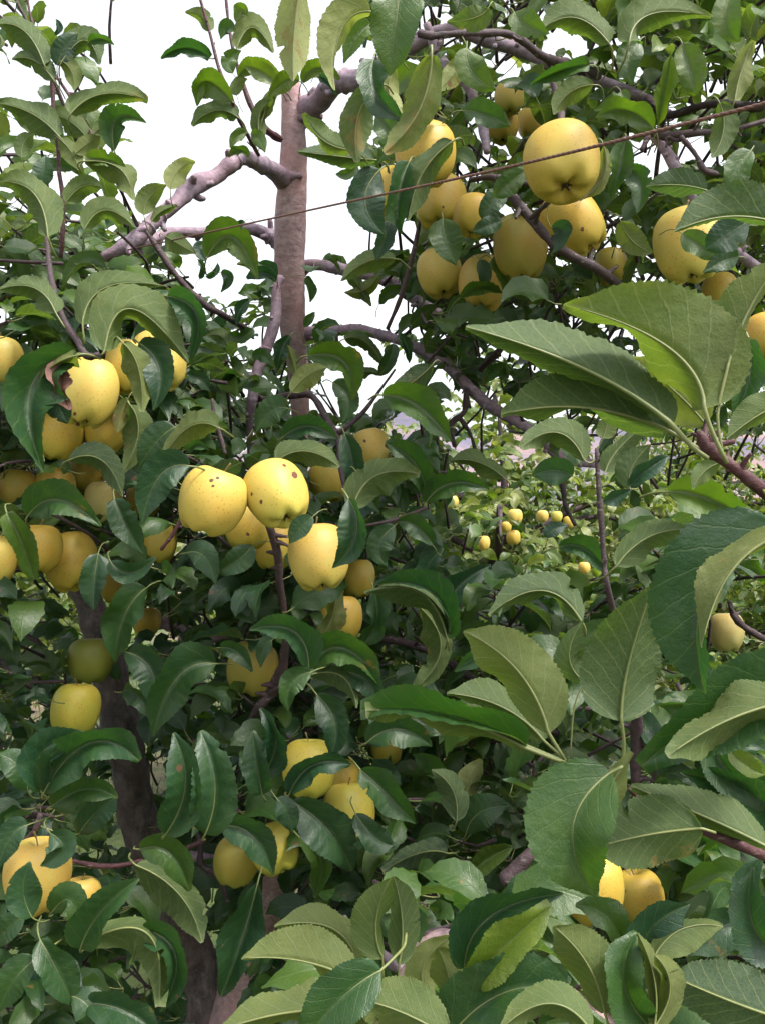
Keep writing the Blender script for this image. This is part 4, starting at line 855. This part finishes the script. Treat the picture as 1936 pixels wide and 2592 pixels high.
APPLES = [
 # x, y, width px, tint, blush, axis(stem) x,up,away, depth override, [blemishes (dx,dy in px)], label
 (1421, 411, 188, 'y', .1, (-.05, .9, .42), 0, [], 'largest speckled yellow apple hanging under the rusty wire at upper right'),
 (1448, 562, 148, 'y', .0, (-.55, .75, .1), 1.16, [(25, 18)], 'yellow apple tucked just below the largest speckled apple'),
 (1316, 622, 136, 'k', .2, (-.1, 1, -.1), 0, [], 'dull olive yellow apple left of the dark diagonal branch at upper right'),
 (1742, 618, 168, 'b', .0, (-.1, 1, .1), 1.02, [], 'bright yellow apple half hidden by dark leaves near the right edge, above the big leaves'),
 (1076, 392, 155, 'y', .15, (0, 1, .1), 0, [], 'yellow apple behind two hanging leaves just above the wire, right of the sky'),
 (992, 482, 100, 'o', .3, (.1, 1, .1), 1.18, [], 'orange yellow apple mostly hidden behind dark leaves where the wire passes, leftmost of its cluster'),
 (1116, 512, 128, 'o', .2, (.1, .8, .3), 1.28, [(5, 12)], 'shaded amber apple below the wire behind a pointed green leaf'),
 (1198, 545, 104, 'y', .1, (.2, 1, .1), 1.22, [], 'yellow apple wedged between dark leaves right of the shaded amber apple'),
 (1112, 690, 112, 'b', .0, (-.2, .9, .2), 1.45, [], 'yellow apple with pointed leaf on top, lowest left of the upper right group'),
 (1222, 718, 126, 'b', .3, (.1, 1, .2), 1.4, [], 'sunlit yellow apple crossed by small leaves, beside the dull olive one'),
 (1287, 248, 76, 'b', .0, (0, 1, .1), 1.7, [], 'small bright yellow apple high in the leaves above the largest apple'),
 (1270, 318, 84, 'o', .3, (0, 1, .1), 1.75, [], 'dim orange apple behind twigs left of the largest apple, under the small bright one'),
 (1345, 312, 74, 'o', .1, (0, 1, .1), 1.8, [], 'sliver of yellow apple behind the upper left shoulder of the largest apple'),
 (1545, 676, 84, 'o', .0, (0, 1, .1), 1.6, [], 'small amber apple peeping through leaves above the big serrated leaf'),
 (1822, 742, 90, 'y', .0, (0, 1, .1), 1.3, [], 'yellow apple peeping out below the one near the right edge'),
 (1940, 850, 118, 'o', .3, (0, 1, .1), .8, [], 'amber apple cut off by the right edge under a red marked leaf'),
 (228, 992, 142, 'b', .0, (.1, 1, .25), 1.17, [(-38, 55), (-30, 82)], 'tall yellow apple beside the brown withered leaf at the left'),
 (325, 928, 116, 'o', .1, (.1, 1, .1), 1.2, [], 'shaded amber apple right of the tall one, under the arched leaf'),
 (402, 912, 136, 'b', .0, (-.2, .9, .2), 1.22, [], 'yellow apple wrapped by the large arched leaf at the left'),
 (268, 1082, 112, 'y', .1, (0, 1, .1), 1.32, [], 'yellow apple hanging behind the bottom of the tall one'),
 (152, 1100, 118, 'y', .0, (.2, 1, .1), 1.3, [], 'shaded yellow apple behind the big dark leaf at far left'),
 (2, 915, 112, 'b', .0, (0, 1, .1), 1.3, [], 'yellow apple cut by the left edge, highest on that edge'),
 (46, 1238, 98, 'o', .1, (0, 1, .1), 1.4, [(18, 12)], 'olive amber apple near the left edge behind a leaf, level with the paired yellow apples'),
 (140, 1238, 100, 'y', .15, (0, 1, .1), 1.42, [(8, -14)], 'shaded yellow apple above a dark green leaf, right neighbour of the olive amber apple'),
 (262, 1272, 98, 'p', .0, (0, 1, .1), 1.45, [], 'pale lit apple above the dark leaf, left of the paired apples'),
 (222, 1192, 92, 'o', .0, (0, 1, .1), 1.55, [], 'dark amber apple behind the grey green leaf above the pale lit apple'),
 (362, 1268, 84, 'y', .0, (0, 1, .1), 1.6, [], 'small yellow apple sliver between leaves, just left of the paired apples'),
 (-14, 1414, 116, 'b', .0, (0, 1, .1), 1.25, [], 'yellow apple cut by the left edge, lower of the two on that edge'),
 (96, 1388, 122, 'y', .05, (0, 1, .1), 1.28, [], 'yellow apple with a folded green leaf lying down its front at the left'),
 (180, 1420, 134, 'y', .05, (-.3, 1, .2), 1.36, [], 'shaded olive yellow apple right of the one with the folded leaf'),
 (402, 1372, 98, 'o', .1, (0, 1, .1), 1.42, [], 'amber apple under the paired apples behind a red twig'),
 (372, 1572, 72, 'y', .0, (0, 1, .1), 1.8, [], 'small yellow apple half behind a broad green leaf, above the grey limb'),
 (298, 1478, 90, 'o', .1, (0, 1, .1), 1.7, [], 'dim apple deep in the shade below the left cluster'),
 (229, 1670, 112, 'g', .0, (0, 1, .08), 1.5, [], 'green apple hanging in front of the rough leaning trunk'),
 (192, 1795, 120, 'l', .0, (.1, 1, .1), 1.42, [], 'yellow green apple directly below the green apple'),
 (538, 1266, 168, 'b', .2, (.35, .93, .05), 0, [(-2, -50), (2, -36), (14, -56)], 'left one of the paired yellow apples, with three red specks on its shoulder'),
 (700, 1248, 158, 'b', .1, (-.38, .85, .42), 1.06, [(46, -46), (-38, 22), (20, -70), (-62, 2)], 'right one of the paired yellow apples, with a dark scab and open calyx'),
 (628, 1326, 118, 'y', .1, (0, 1, .15), 1.22, [(0, 26)], 'apple wedged below and between the paired yellow apples'),
 (694, 1378, 112, 'o', .0, (0, 1, .1), 1.3, [], 'shaded amber apple behind the purple branch under the pair'),
 (806, 1408, 152, 'b', .15, (-.12, .95, .25), 1.12, [(-62, -52)], 'tall yellow apple with a dark leaf over its right side, by the purple branch'),
 (941, 1138, 98, 'b', .1, (-.25, .95, .1), 1.5, [(-18, -22)], 'yellow apple alone at picture centre, top right of the paired apples'),
 (832, 1214, 102, 'y', .05, (0, 1, .1), 1.5, [], 'yellow apple behind the thin branch, between the pair and the lone apple'),
 (862, 1562, 110, 'y', .1, (0, 1, .15), 1.35, [(14, -20)], 'yellow apple half covered by a pale leaf below the tall one'),
 (640, 1690, 126, 'k', .15, (.2, 1, .1), 1.4, [], 'olive yellow apple behind the lower end of the purple hanging branch'),
 (782, 1942, 134, 'l', .0, (0, 1, .15), 1.25, [], 'yellow apple with a glossy dark leaf across it in the lower centre'),
 (884, 2055, 132, 'l', .05, (-.1, 1, .2), 1.32, [], 'yellow apple with a leaf over its top, lower right of the glossy leaf apple'),
 (864, 1975, 100, 'y', .0, (0, 1, .1), 1.42, [], 'hidden yellow apple squeezed between the two lower centre apples'),
 (694, 2145, 122, 'l', .0, (-.42, .85, .35), 1.28, [], 'yellow green apple with open calyx above the thin brown stem in the lower centre'),
 (600, 2178, 116, 'k', .0, (.2, 1, .1), 1.36, [], 'darker olive apple left of the open calyx apple'),
 (978, 1892, 78, 'l', .0, (0, 1, .1), 1.5, [], 'small yellow apple under a glossy leaf, right of the lower centre apples'),
 (905, 1462, 92, 'o', .0, (0, 1, .1), 1.5, [], 'dim amber apple in shade right of the tall apple'),
 (95, 2214, 164, 'b', .35, (.05, 1, .0), 1.03, [], 'pale apple blushing orange at the bottom left corner'),
 (206, 2270, 98, 'b', .2, (0, 1, .1), 1.2, [], 'yellow apple peeping out right of the orange blushed one'),
 (1502, 2248, 146, 'y', .0, (0, 1, .1), .95, [], 'yellow apple behind the big round leaf at lower right'),
 (1616, 2270, 130, 'y', .05, (-.2, 1, .1), 1.05, [], 'yellow apple with dark calyx end, right neighbour of the one behind the round leaf'),
 (1838, 1598, 88, 'p', .1, (0, 1, .1), 1.9, [], 'pale sunlit apple alone on a twig near the right edge'),
 (1302, 1308, 38, 'b', .0, (0, 1, .1), 3.5, [], 'tiny bright apple in the distant tree, highest of the far cluster'),
 (1372, 1306, 30, 'b', .0, (0, 1, .1), 3.7, [], 'tiny apple in the distant tree, right of the far cluster'),
 (1298, 1360, 36, 'o', .2, (0, 1, .1), 3.5, [], 'tiny orange yellow apple at the bottom of the far cluster'),
 (1222, 1374, 34, 'b', .1, (0, 1, .1), 3.5, [], 'tiny apple in the distant tree, leftmost of the far ones'),
 (1408, 1308, 28, 'l', .0, (0, 1, .1), 3.8, [], 'tiny greenish apple in the distance beside a thin hanging twig'),
 (1438, 1322, 28, 'o', .1, (0, 1, .1), 3.8, [], 'tiny amber apple rightmost in the distant foliage'),
 (1280, 1334, 27, 'o', .1, (0, 1, .1), 3.6, [], 'tiny dark apple in the middle of the far cluster'),
 (1478, 1437, 30, 'b', .1, (0, 1, .1), 3.6, [], 'tiny apple low in the distant foliage right of the far cluster'),
 (1145, 1270, 30, 'b', .0, (0, 1, .1), 3.6, [], 'tiny yellow apple high at the left in the distant foliage'),
]
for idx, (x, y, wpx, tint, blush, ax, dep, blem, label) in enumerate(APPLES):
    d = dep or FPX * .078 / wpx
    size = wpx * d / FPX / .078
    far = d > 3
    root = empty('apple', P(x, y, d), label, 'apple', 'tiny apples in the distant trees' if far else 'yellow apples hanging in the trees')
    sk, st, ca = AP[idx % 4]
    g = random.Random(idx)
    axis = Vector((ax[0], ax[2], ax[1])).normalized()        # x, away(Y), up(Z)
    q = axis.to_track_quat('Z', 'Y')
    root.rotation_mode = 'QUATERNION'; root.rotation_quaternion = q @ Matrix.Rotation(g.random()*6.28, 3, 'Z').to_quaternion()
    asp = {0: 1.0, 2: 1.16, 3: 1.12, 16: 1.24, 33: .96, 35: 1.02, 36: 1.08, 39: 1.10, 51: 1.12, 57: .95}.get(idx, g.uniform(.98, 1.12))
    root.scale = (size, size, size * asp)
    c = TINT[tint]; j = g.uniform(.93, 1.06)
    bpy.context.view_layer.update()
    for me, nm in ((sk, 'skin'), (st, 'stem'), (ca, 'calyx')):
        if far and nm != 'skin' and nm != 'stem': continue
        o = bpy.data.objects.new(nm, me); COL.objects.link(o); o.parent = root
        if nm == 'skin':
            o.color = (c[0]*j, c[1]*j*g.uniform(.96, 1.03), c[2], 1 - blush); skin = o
    mw = root.matrix_world.inverted()
    if blem:
        from mathutils.bvhtree import BVHTree
        bv = BVHTree.FromPolygons([v.co[:] for v in sk.vertices], [list(p.vertices) for p in sk.polygons])
        for bi, (dx, dy) in enumerate(blem):
            tgt = Vector(P(x + dx, y + dy, d)); o0 = Vector((0, 0, CZ))
            a = mw @ o0; bdir = (mw @ tgt - a).normalized()
            loc, nrm, _, _ = bv.ray_cast(a, bdir)
            if loc is None: continue
            nn = nrm if nrm.dot(bdir) < 0 else -nrm
            R = g.uniform(.0022, .0038) if not (idx == 36 and bi == 0) else .0058
            t1 = nn.orthogonal().normalized(); t2 = nn.cross(t1)
            mb = MB(); V = [np.array(loc + nn*.0006)]
            for k in range(12):
                rr = R * g.uniform(.8, 1.15) * (1 if k % 2 else .95)
                pnt = loc + (t1*math.cos(k*math.pi/6)*rr + t2*math.sin(k*math.pi/6)*rr*.8)
                h = bv.find_nearest(pnt)[0]
                V.append(np.array(h + nn*.00025))
            F = [[0, 1+k, 1+(k+1) % 12, 1+(k+2) % 12] for k in range(0, 12, 2)]
            mb.add(np.array(V), F); ob = mb.build('blemish', [M_blem]); ob.parent = root
            ob.location = (0, 0, 0)
    PROT.append((x, y, wpx * .40, d))

# ------------------------------------------------------------------ trellis wires
def wire(name, pts, rad, m, label):
    root_p = P(*pts[0])
    mb = MB(); c = catmull(np.array([P(*q) for q in pts]), 60)
    # two twisted strands
    T = unit(np.gradient(c, axis=0)); a = unit(np.cross(T, [0, 0, 1.])); b = np.cross(T, a)
    s = np.concatenate([[0], np.cumsum(np.linalg.norm(np.diff(c, axis=0), axis=1))])
    n = int(s[-1] / .0016); si = np.linspace(0, s[-1], n)
    ci = np.stack([np.interp(si, s, c[:, k]) for k in range(3)], 1); ai = np.stack([np.interp(si, s, a[:, k]) for k in range(3)], 1); bi = np.stack([np.interp(si, s, b[:, k]) for k in range(3)], 1)
    for k in range(2):
        ph = si / .011 * 2*np.pi + k*np.pi
        tube(mb, ci + rad*.26*(np.cos(ph)[:, None]*ai + np.sin(ph)[:, None]*bi), np.full(n, rad*.80), 0, 8, 1)
    o = mb.build(name, [m], origin=root_p)
    o['label'] = label; o['category'] = 'wire'
    return o
wire('trellis_wire', [(300, 637, 1.52), (345, 628, 1.45), (770, 535, .95), (1280, 424, .66), (1936, 262, .45), (2700, 60, .33)], .00115, M_wire, 'rusty twisted trellis wire running diagonally across the upper picture')
wire('trellis_wire', [(700, 2080, 2.4), (985, 2262, 1.9), (1145, 2358, 1.7), (1400, 2500, 1.5), (1800, 2740, 1.3)], .003, M_hose, 'blue grey wire crossing low between the bottom leaves')

# ------------------------------------------------------------------ filler foliage
SKY = [
 [(112, -60), (272, -60), (272, 92), (215, 84), (160, 80), (135, 50), (105, 92)],
 [(300, -60), (300, 170), (262, 178), (300, 225), (392, 245), (385, 325), (345, 345), (315, 400), (352, 445), (350, 555), (400, 470), (500, 400), (590, 385), (560, 330), (480, 325), (495, 200), (530, 190), (500, 90), (462, 30), (462, -60)],
 [(400, 560), (560, 450), (640, 420), (700, 470), (702, 592), (560, 565), (430, 585)],
 [(430, 620), (560, 597), (690, 625), (690, 705), (650, 735), (600, 720), (580, 765), (540, 762), (505, 742), (470, 690)],
 [(775, 265), (850, 245), (890, 262), (880, 350), (790, 362), (772, 340)],
 [(772, 408), (905, 412), (900, 545), (950, 598), (945, 652), (870, 655), (772, 660)],
 [(1000, 560), (1050, 560), (1052, 640), (1000, 650)],
 [(775, 690), (880, 700), (1000, 735), (1055, 780), (1010, 832), (870, 815), (772, 832)],
 [(840, 862), (990, 872), (1050, 900), (1100, 950), (990, 1010), (930, 1050), (880, 1062), (835, 1010), (850, 960), (900, 925)],
 [(785, -60), (940, -60), (880, 20), (800, 90), (800, 185), (760, 180), (775, 60)],
 [(1000, 1050), (1062, 1050), (1060, 1125), (1010, 1110)], [(1090, 940), (1155, 960), (1140, 1000), (1085, 985)],
 [(1755, 150), (1800, 125), (1850, 130), (1845, 160), (1790, 175)], [(1648, 160), (1680, 165), (1672, 205)],
 [(1585, 380), (1680, 395), (1680, 440), (1620, 480), (1588, 450)], [(1700, 278), (1745, 272), (1742, 305), (1700, 312)], [(1735, 345), (1808, 360), (1800, 430), (1765, 425)],
 [(1822, 390), (1852, 390), (1850, 415), (1825, 412)],
 [(1255, 522), (1300, 515), (1300, 545), (1265, 562)], [(1278, 322), (1320, 318), (1318, 350), (1280, 352)], [(1625, 860), (1665, 900), (1665, 935), (1635, 915)],
 [(620, 640), (690, 640), (690, 700), (640, 720)], [(475, 610), (520, 610), (515, 680), (480, 690)],
 [(1280, 370), (1296, 372), (1295, 400)], [(200, 420), (240, 380), (245, 420), (215, 440)], [(-20, 175), (60, 215), (110, 215), (60, 250), (-20, 240)],
 [(105, 555), (140, 520), (135, 580)], [(700, 745), (706, 900), (640, 900), (668, 850)],
]
THIN = [[(1180, 960), (1500, 1120), (1560, 1290), (1560, 1470), (1240, 1480), (1180, 1420), (1160, 1300), (1140, 1100)],
        [(1560, 1090), (1960, 1120), (1960, 1280), (1650, 1240)], [(1800, 1480), (1960, 1480), (1960, 1720), (1800, 1720)],
        [(1840, 1020), (1900, 1020), (1890, 1085), (1850, 1085)]]
def inpoly(x, y, poly):
    c = False; j = len(poly) - 1
    for i in range(len(poly)):
        if (poly[i][1] > y) != (poly[j][1] > y) and x < (poly[j][0]-poly[i][0]) * (y-poly[i][1]) / (poly[j][1]-poly[i][1]) + poly[i][0]: c = not c
        j = i
    return c
def insky(x, y): return any(inpoly(x, y, p) for p in SKY)
def inthin(x, y): return any(inpoly(x, y, p) for p in THIN)
for q_ in range(14): PROT.append((692 - q_*1.6, 2225 + q_*11, 26, 2.15))
PR = np.array(PROT)
def blocked(p, pad=0):
    x, y = proj(p)
    m = (PR[:, 3] > p[1] - .02) & ((PR[:, 0]-x)**2 + (PR[:, 1]-y)**2 < (PR[:, 2] + pad + 14/p[1])**2)
    return bool(m.any())

def rosette(mb, c, g, nleaf, tone, tdir, size=.08, rows=10, check=True, thin=True):
    """a spur with a whorl of leaves; c = spur tip, tdir = spur direction"""
    made = 0
    for i in range(nleaf):
        L = size * g.uniform(.55, 1.2)
        az = g.uniform(0, 6.283)
        outd = unit(np.array([math.cos(az), math.sin(az) * .8, g.uniform(-.55, .45)]) + tdir * .5)
        b = c + outd * g.uniform(.015, .03) + np.array([0, 0, g.uniform(-.01, .01)])
        droop = np.array([0, 0, -g.uniform(.1, .9)])
        mid = b + outd * L * .52 + droop * L * .06 + unit(g.normal(size=3)) * L * .06 * g.random()
        tip = b + unit(outd + droop * .75) * L
        if check:
            bad = False
            for p in (b, mid, tip):
                x, y = proj(p)
                if insky(x, y) or (blocked(p) and g.random() < .93) or (thin and inthin(x, y) and g.random() < .85): bad = True; break
            if bad: continue
        up = unit(np.array([0, -g.uniform(0, .9), g.uniform(.25, 1.0)]) + g.normal(size=3) * .35)
        a = g.uniform(.1, .75)
        W_ = L * g.uniform(.24, .30)
        blade(mb, b, mid, tip, up, W_, W_, a + g.uniform(-.15, .15), a + g.uniform(-.15, .15), True, rows=rows, cols=4, teeth=.05,
              twist=1.6, cup=g.uniform(-.02, .08), wave=g.uniform(.01, .075), tone=float(np.clip(tone + g.normal() * .13, 0, 1)), g=g)
        tube(mb, np.array([c, (c + b)/2 - [0, 0, .002], b + (mid-b)*.2]), np.array([.0011, .0009, .0007]), 2, 4, 1)
        made += 1
    return made

def fill(tree, n, xr, yr, dr, tone, seed, nleaf=(3, 7), size=.070, name='crown', dens=None, rows=10):
    g = np.random.default_rng(seed); mb = MB(); k = 0
    for _ in range(n):
        x, y = g.uniform(*xr), g.uniform(*yr); d = g.uniform(*dr)
        if dens and not dens(x, y, d): continue
        if insky(x, y): continue
        c = P(x, y, d)
        if c[2] < .12: continue
        tdir = unit(np.array([g.normal()*.5, -g.uniform(.0, .8), g.uniform(-.2, .9)]))
        m = rosette(mb, c, g, int(g.integers(*nleaf)), tone(x, y, d, g), tdir, size, rows=rows)
        if m:
            ln = g.uniform(.05, .16); e = c - tdir*ln + np.array([0, ln*.5, -ln*.1])
            bad = any(insky(*proj(q)) or blocked(q, 6) for q in (c, (c+e)/2, e))
            if not bad and m >= 2: tube(mb, np.array([c + tdir*.006, (c+e)/2 + g.normal(size=3)*.006, e]), np.array([.0024, .0026, .0034]), 1, 6, 2, .1)
            k += m
    o = mb.build(name, [M_leaf, M_twig, M_pet], TREES[tree], origin=P((xr[0]+xr[1])/2, (yr[0]+yr[1])/2, dr[0]))
    print('fill', tree, k); return o
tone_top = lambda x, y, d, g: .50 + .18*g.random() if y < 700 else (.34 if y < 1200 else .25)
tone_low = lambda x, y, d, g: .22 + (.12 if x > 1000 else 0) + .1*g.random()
# left upper foliage: leafy below y 560, sparse above
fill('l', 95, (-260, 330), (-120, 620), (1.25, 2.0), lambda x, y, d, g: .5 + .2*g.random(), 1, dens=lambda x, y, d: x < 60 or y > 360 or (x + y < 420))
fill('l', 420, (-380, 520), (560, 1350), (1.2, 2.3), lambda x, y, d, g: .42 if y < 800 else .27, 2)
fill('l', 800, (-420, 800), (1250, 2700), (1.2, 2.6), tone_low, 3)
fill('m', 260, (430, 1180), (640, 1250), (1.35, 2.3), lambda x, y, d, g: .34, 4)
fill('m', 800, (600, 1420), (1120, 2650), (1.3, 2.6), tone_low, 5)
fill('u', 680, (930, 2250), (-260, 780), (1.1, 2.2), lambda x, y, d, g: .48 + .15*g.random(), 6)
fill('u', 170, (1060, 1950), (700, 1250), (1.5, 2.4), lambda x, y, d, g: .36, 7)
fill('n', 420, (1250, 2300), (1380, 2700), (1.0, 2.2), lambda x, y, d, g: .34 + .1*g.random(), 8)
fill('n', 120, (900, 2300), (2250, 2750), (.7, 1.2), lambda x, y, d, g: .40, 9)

# ------------------------------------------------------------------ background trees
def tree_proto(seed, H, R, n, tone, label, loc):
    g = np.random.default_rng(seed)
    root = empty('apple_tree', (0, 0, 0), label, 'apple tree', 'apple trees in the orchard')
    mb = MB()
    tube(mb, np.array([(0, 0, -.05), (.03, 0, .4), (-.02, .03, 1.0), (.03, -.02, H*.6), (0, 0, H*.8)]), np.array([.065, .05, .04, .022, .008]), 0, 14, 5, .08)
    mb.build('trunk', [M_twig], root)
    tips = []
    for i in range(11):
        a = i * 2.4 + g.uniform(-.3, .3); z0 = H * g.uniform(.22, .75); ln = R * g.uniform(.7, 1.05) * (1.1 - .5*z0/H)
        dirv = np.array([math.cos(a), math.sin(a), 0])
        p = [np.array([0, 0, z0]), dirv*ln*.4 + [0, 0, z0 + ln*.22], dirv*ln*.75 + [0, 0, z0 + ln*.28], dirv*ln + [0, 0, z0 + ln*.15]]
        mb = MB(); tube(mb, np.array(p), np.array([.024, .018, .012, .005]), 0, 8, 4, .08); mb.build('branch', [M_twig], root)
        tips += [(p[0]*.3 + p[1]*.7), p[1], p[2], p[3], (p[1]+p[2])/2, (p[2]+p[3])/2]
    tips += [np.array([0, 0, H*q]) for q in np.linspace(.25, .9, 22)]
    mb = MB(); k = 0
    while k < n:
        t = tips[g.integers(len(tips))]; c = t + g.normal(size=3) * np.array([.2, .2, .2])
        if c[2] < .35: continue
        k += rosette(mb, c, g, 6, tone + g.normal()*.14, unit(g.normal(size=3)), .085, rows=6, check=False)
    mb.build('crown', [M_leaf, M_twig, M_pet], root)
    return root
def copy_tree(src, label):
    c = src.copy(); COL.objects.link(c); c['label'] = label
    for ch in src.children:
        q = ch.copy(); COL.objects.link(q); q.parent = c
    return c
lab = ['distant leafy apple tree seen through the gap right of centre, with tiny yellow apples',
       'distant apple tree behind the right hand leaves, at the foot of the pink hillside',
       'background apple tree behind the lower centre foliage',
       'background apple tree behind the leaning rough trunk at left',
       'farther apple tree behind the central tree, low at picture centre',
       'farther apple tree beyond the right hand twigs',
       'background apple tree at the far left edge',
       'farther apple tree behind the lower right leaves']
pos = [(.60, 4.6, 0, 1.0), (1.85, 5.6, 1.1, .93), (-.35, 4.6, 2.2, .80), (-1.9, 4.4, 3, .85), (.1, 7.6, .5, .92), (2.7, 7.4, 4, 1.0), (-3.1, 6.4, 5, .85), (1.9, 4.2, 2.7, .66)]
pA = tree_proto(201, 2.65, 1.15, 4800, .80, lab[0], None)
pB = tree_proto(202, 2.6, 1.2, 4400, .74, lab[1], None)
for i, (x, y, r, s) in enumerate(pos):
    o = (pA, pB)[i] if i < 2 else copy_tree((pA, pB)[i % 2], lab[i])
    o.location = (x, y, 0); o.rotation_euler = (0, 0, r); o.scale = (s, s, s)

# ------------------------------------------------------------------ grass
def grass():
    g = np.random.default_rng(5); n = 9000
    x = g.uniform(-3.5, 4, n); y = g.uniform(1.2, 9, n) ; h = g.uniform(.05, .22, n); a = g.uniform(0, 6.28, n)
    w_ = .004; lx, ly = g.normal(size=n)*.05, g.normal(size=n)*.05
    dx, dy = np.cos(a)*w_, np.sin(a)*w_
    z0 = np.full(n, -.01)
    V = np.stack([np.stack([x-dx, y-dy, z0], 1), np.stack([x+dx, y+dy, z0], 1), np.stack([x+dx*.7+lx*.4, y+dy*.7+ly*.4, h*.6], 1), np.stack([x-dx*.7+lx*.4, y-dy*.7+ly*.4, h*.6], 1),
                  np.stack([x+dx*.1+lx, y+dy*.1+ly, h], 1), np.stack([x-dx*.1+lx, y-dy*.1+ly, h], 1)], 1).reshape(-1, 3)
    b = np.arange(n)[:, None]*6
    F = np.concatenate([b + np.array([[0, 1, 2, 3]]), b + np.array([[3, 2, 4, 5]])])
    mb = MB(); mb.add(V, F); o = mb.build('grass', [M_grass]); o['kind'] = 'stuff'; o['label'] = 'short grass growing under the apple trees'; o['category'] = 'grass'
grass()
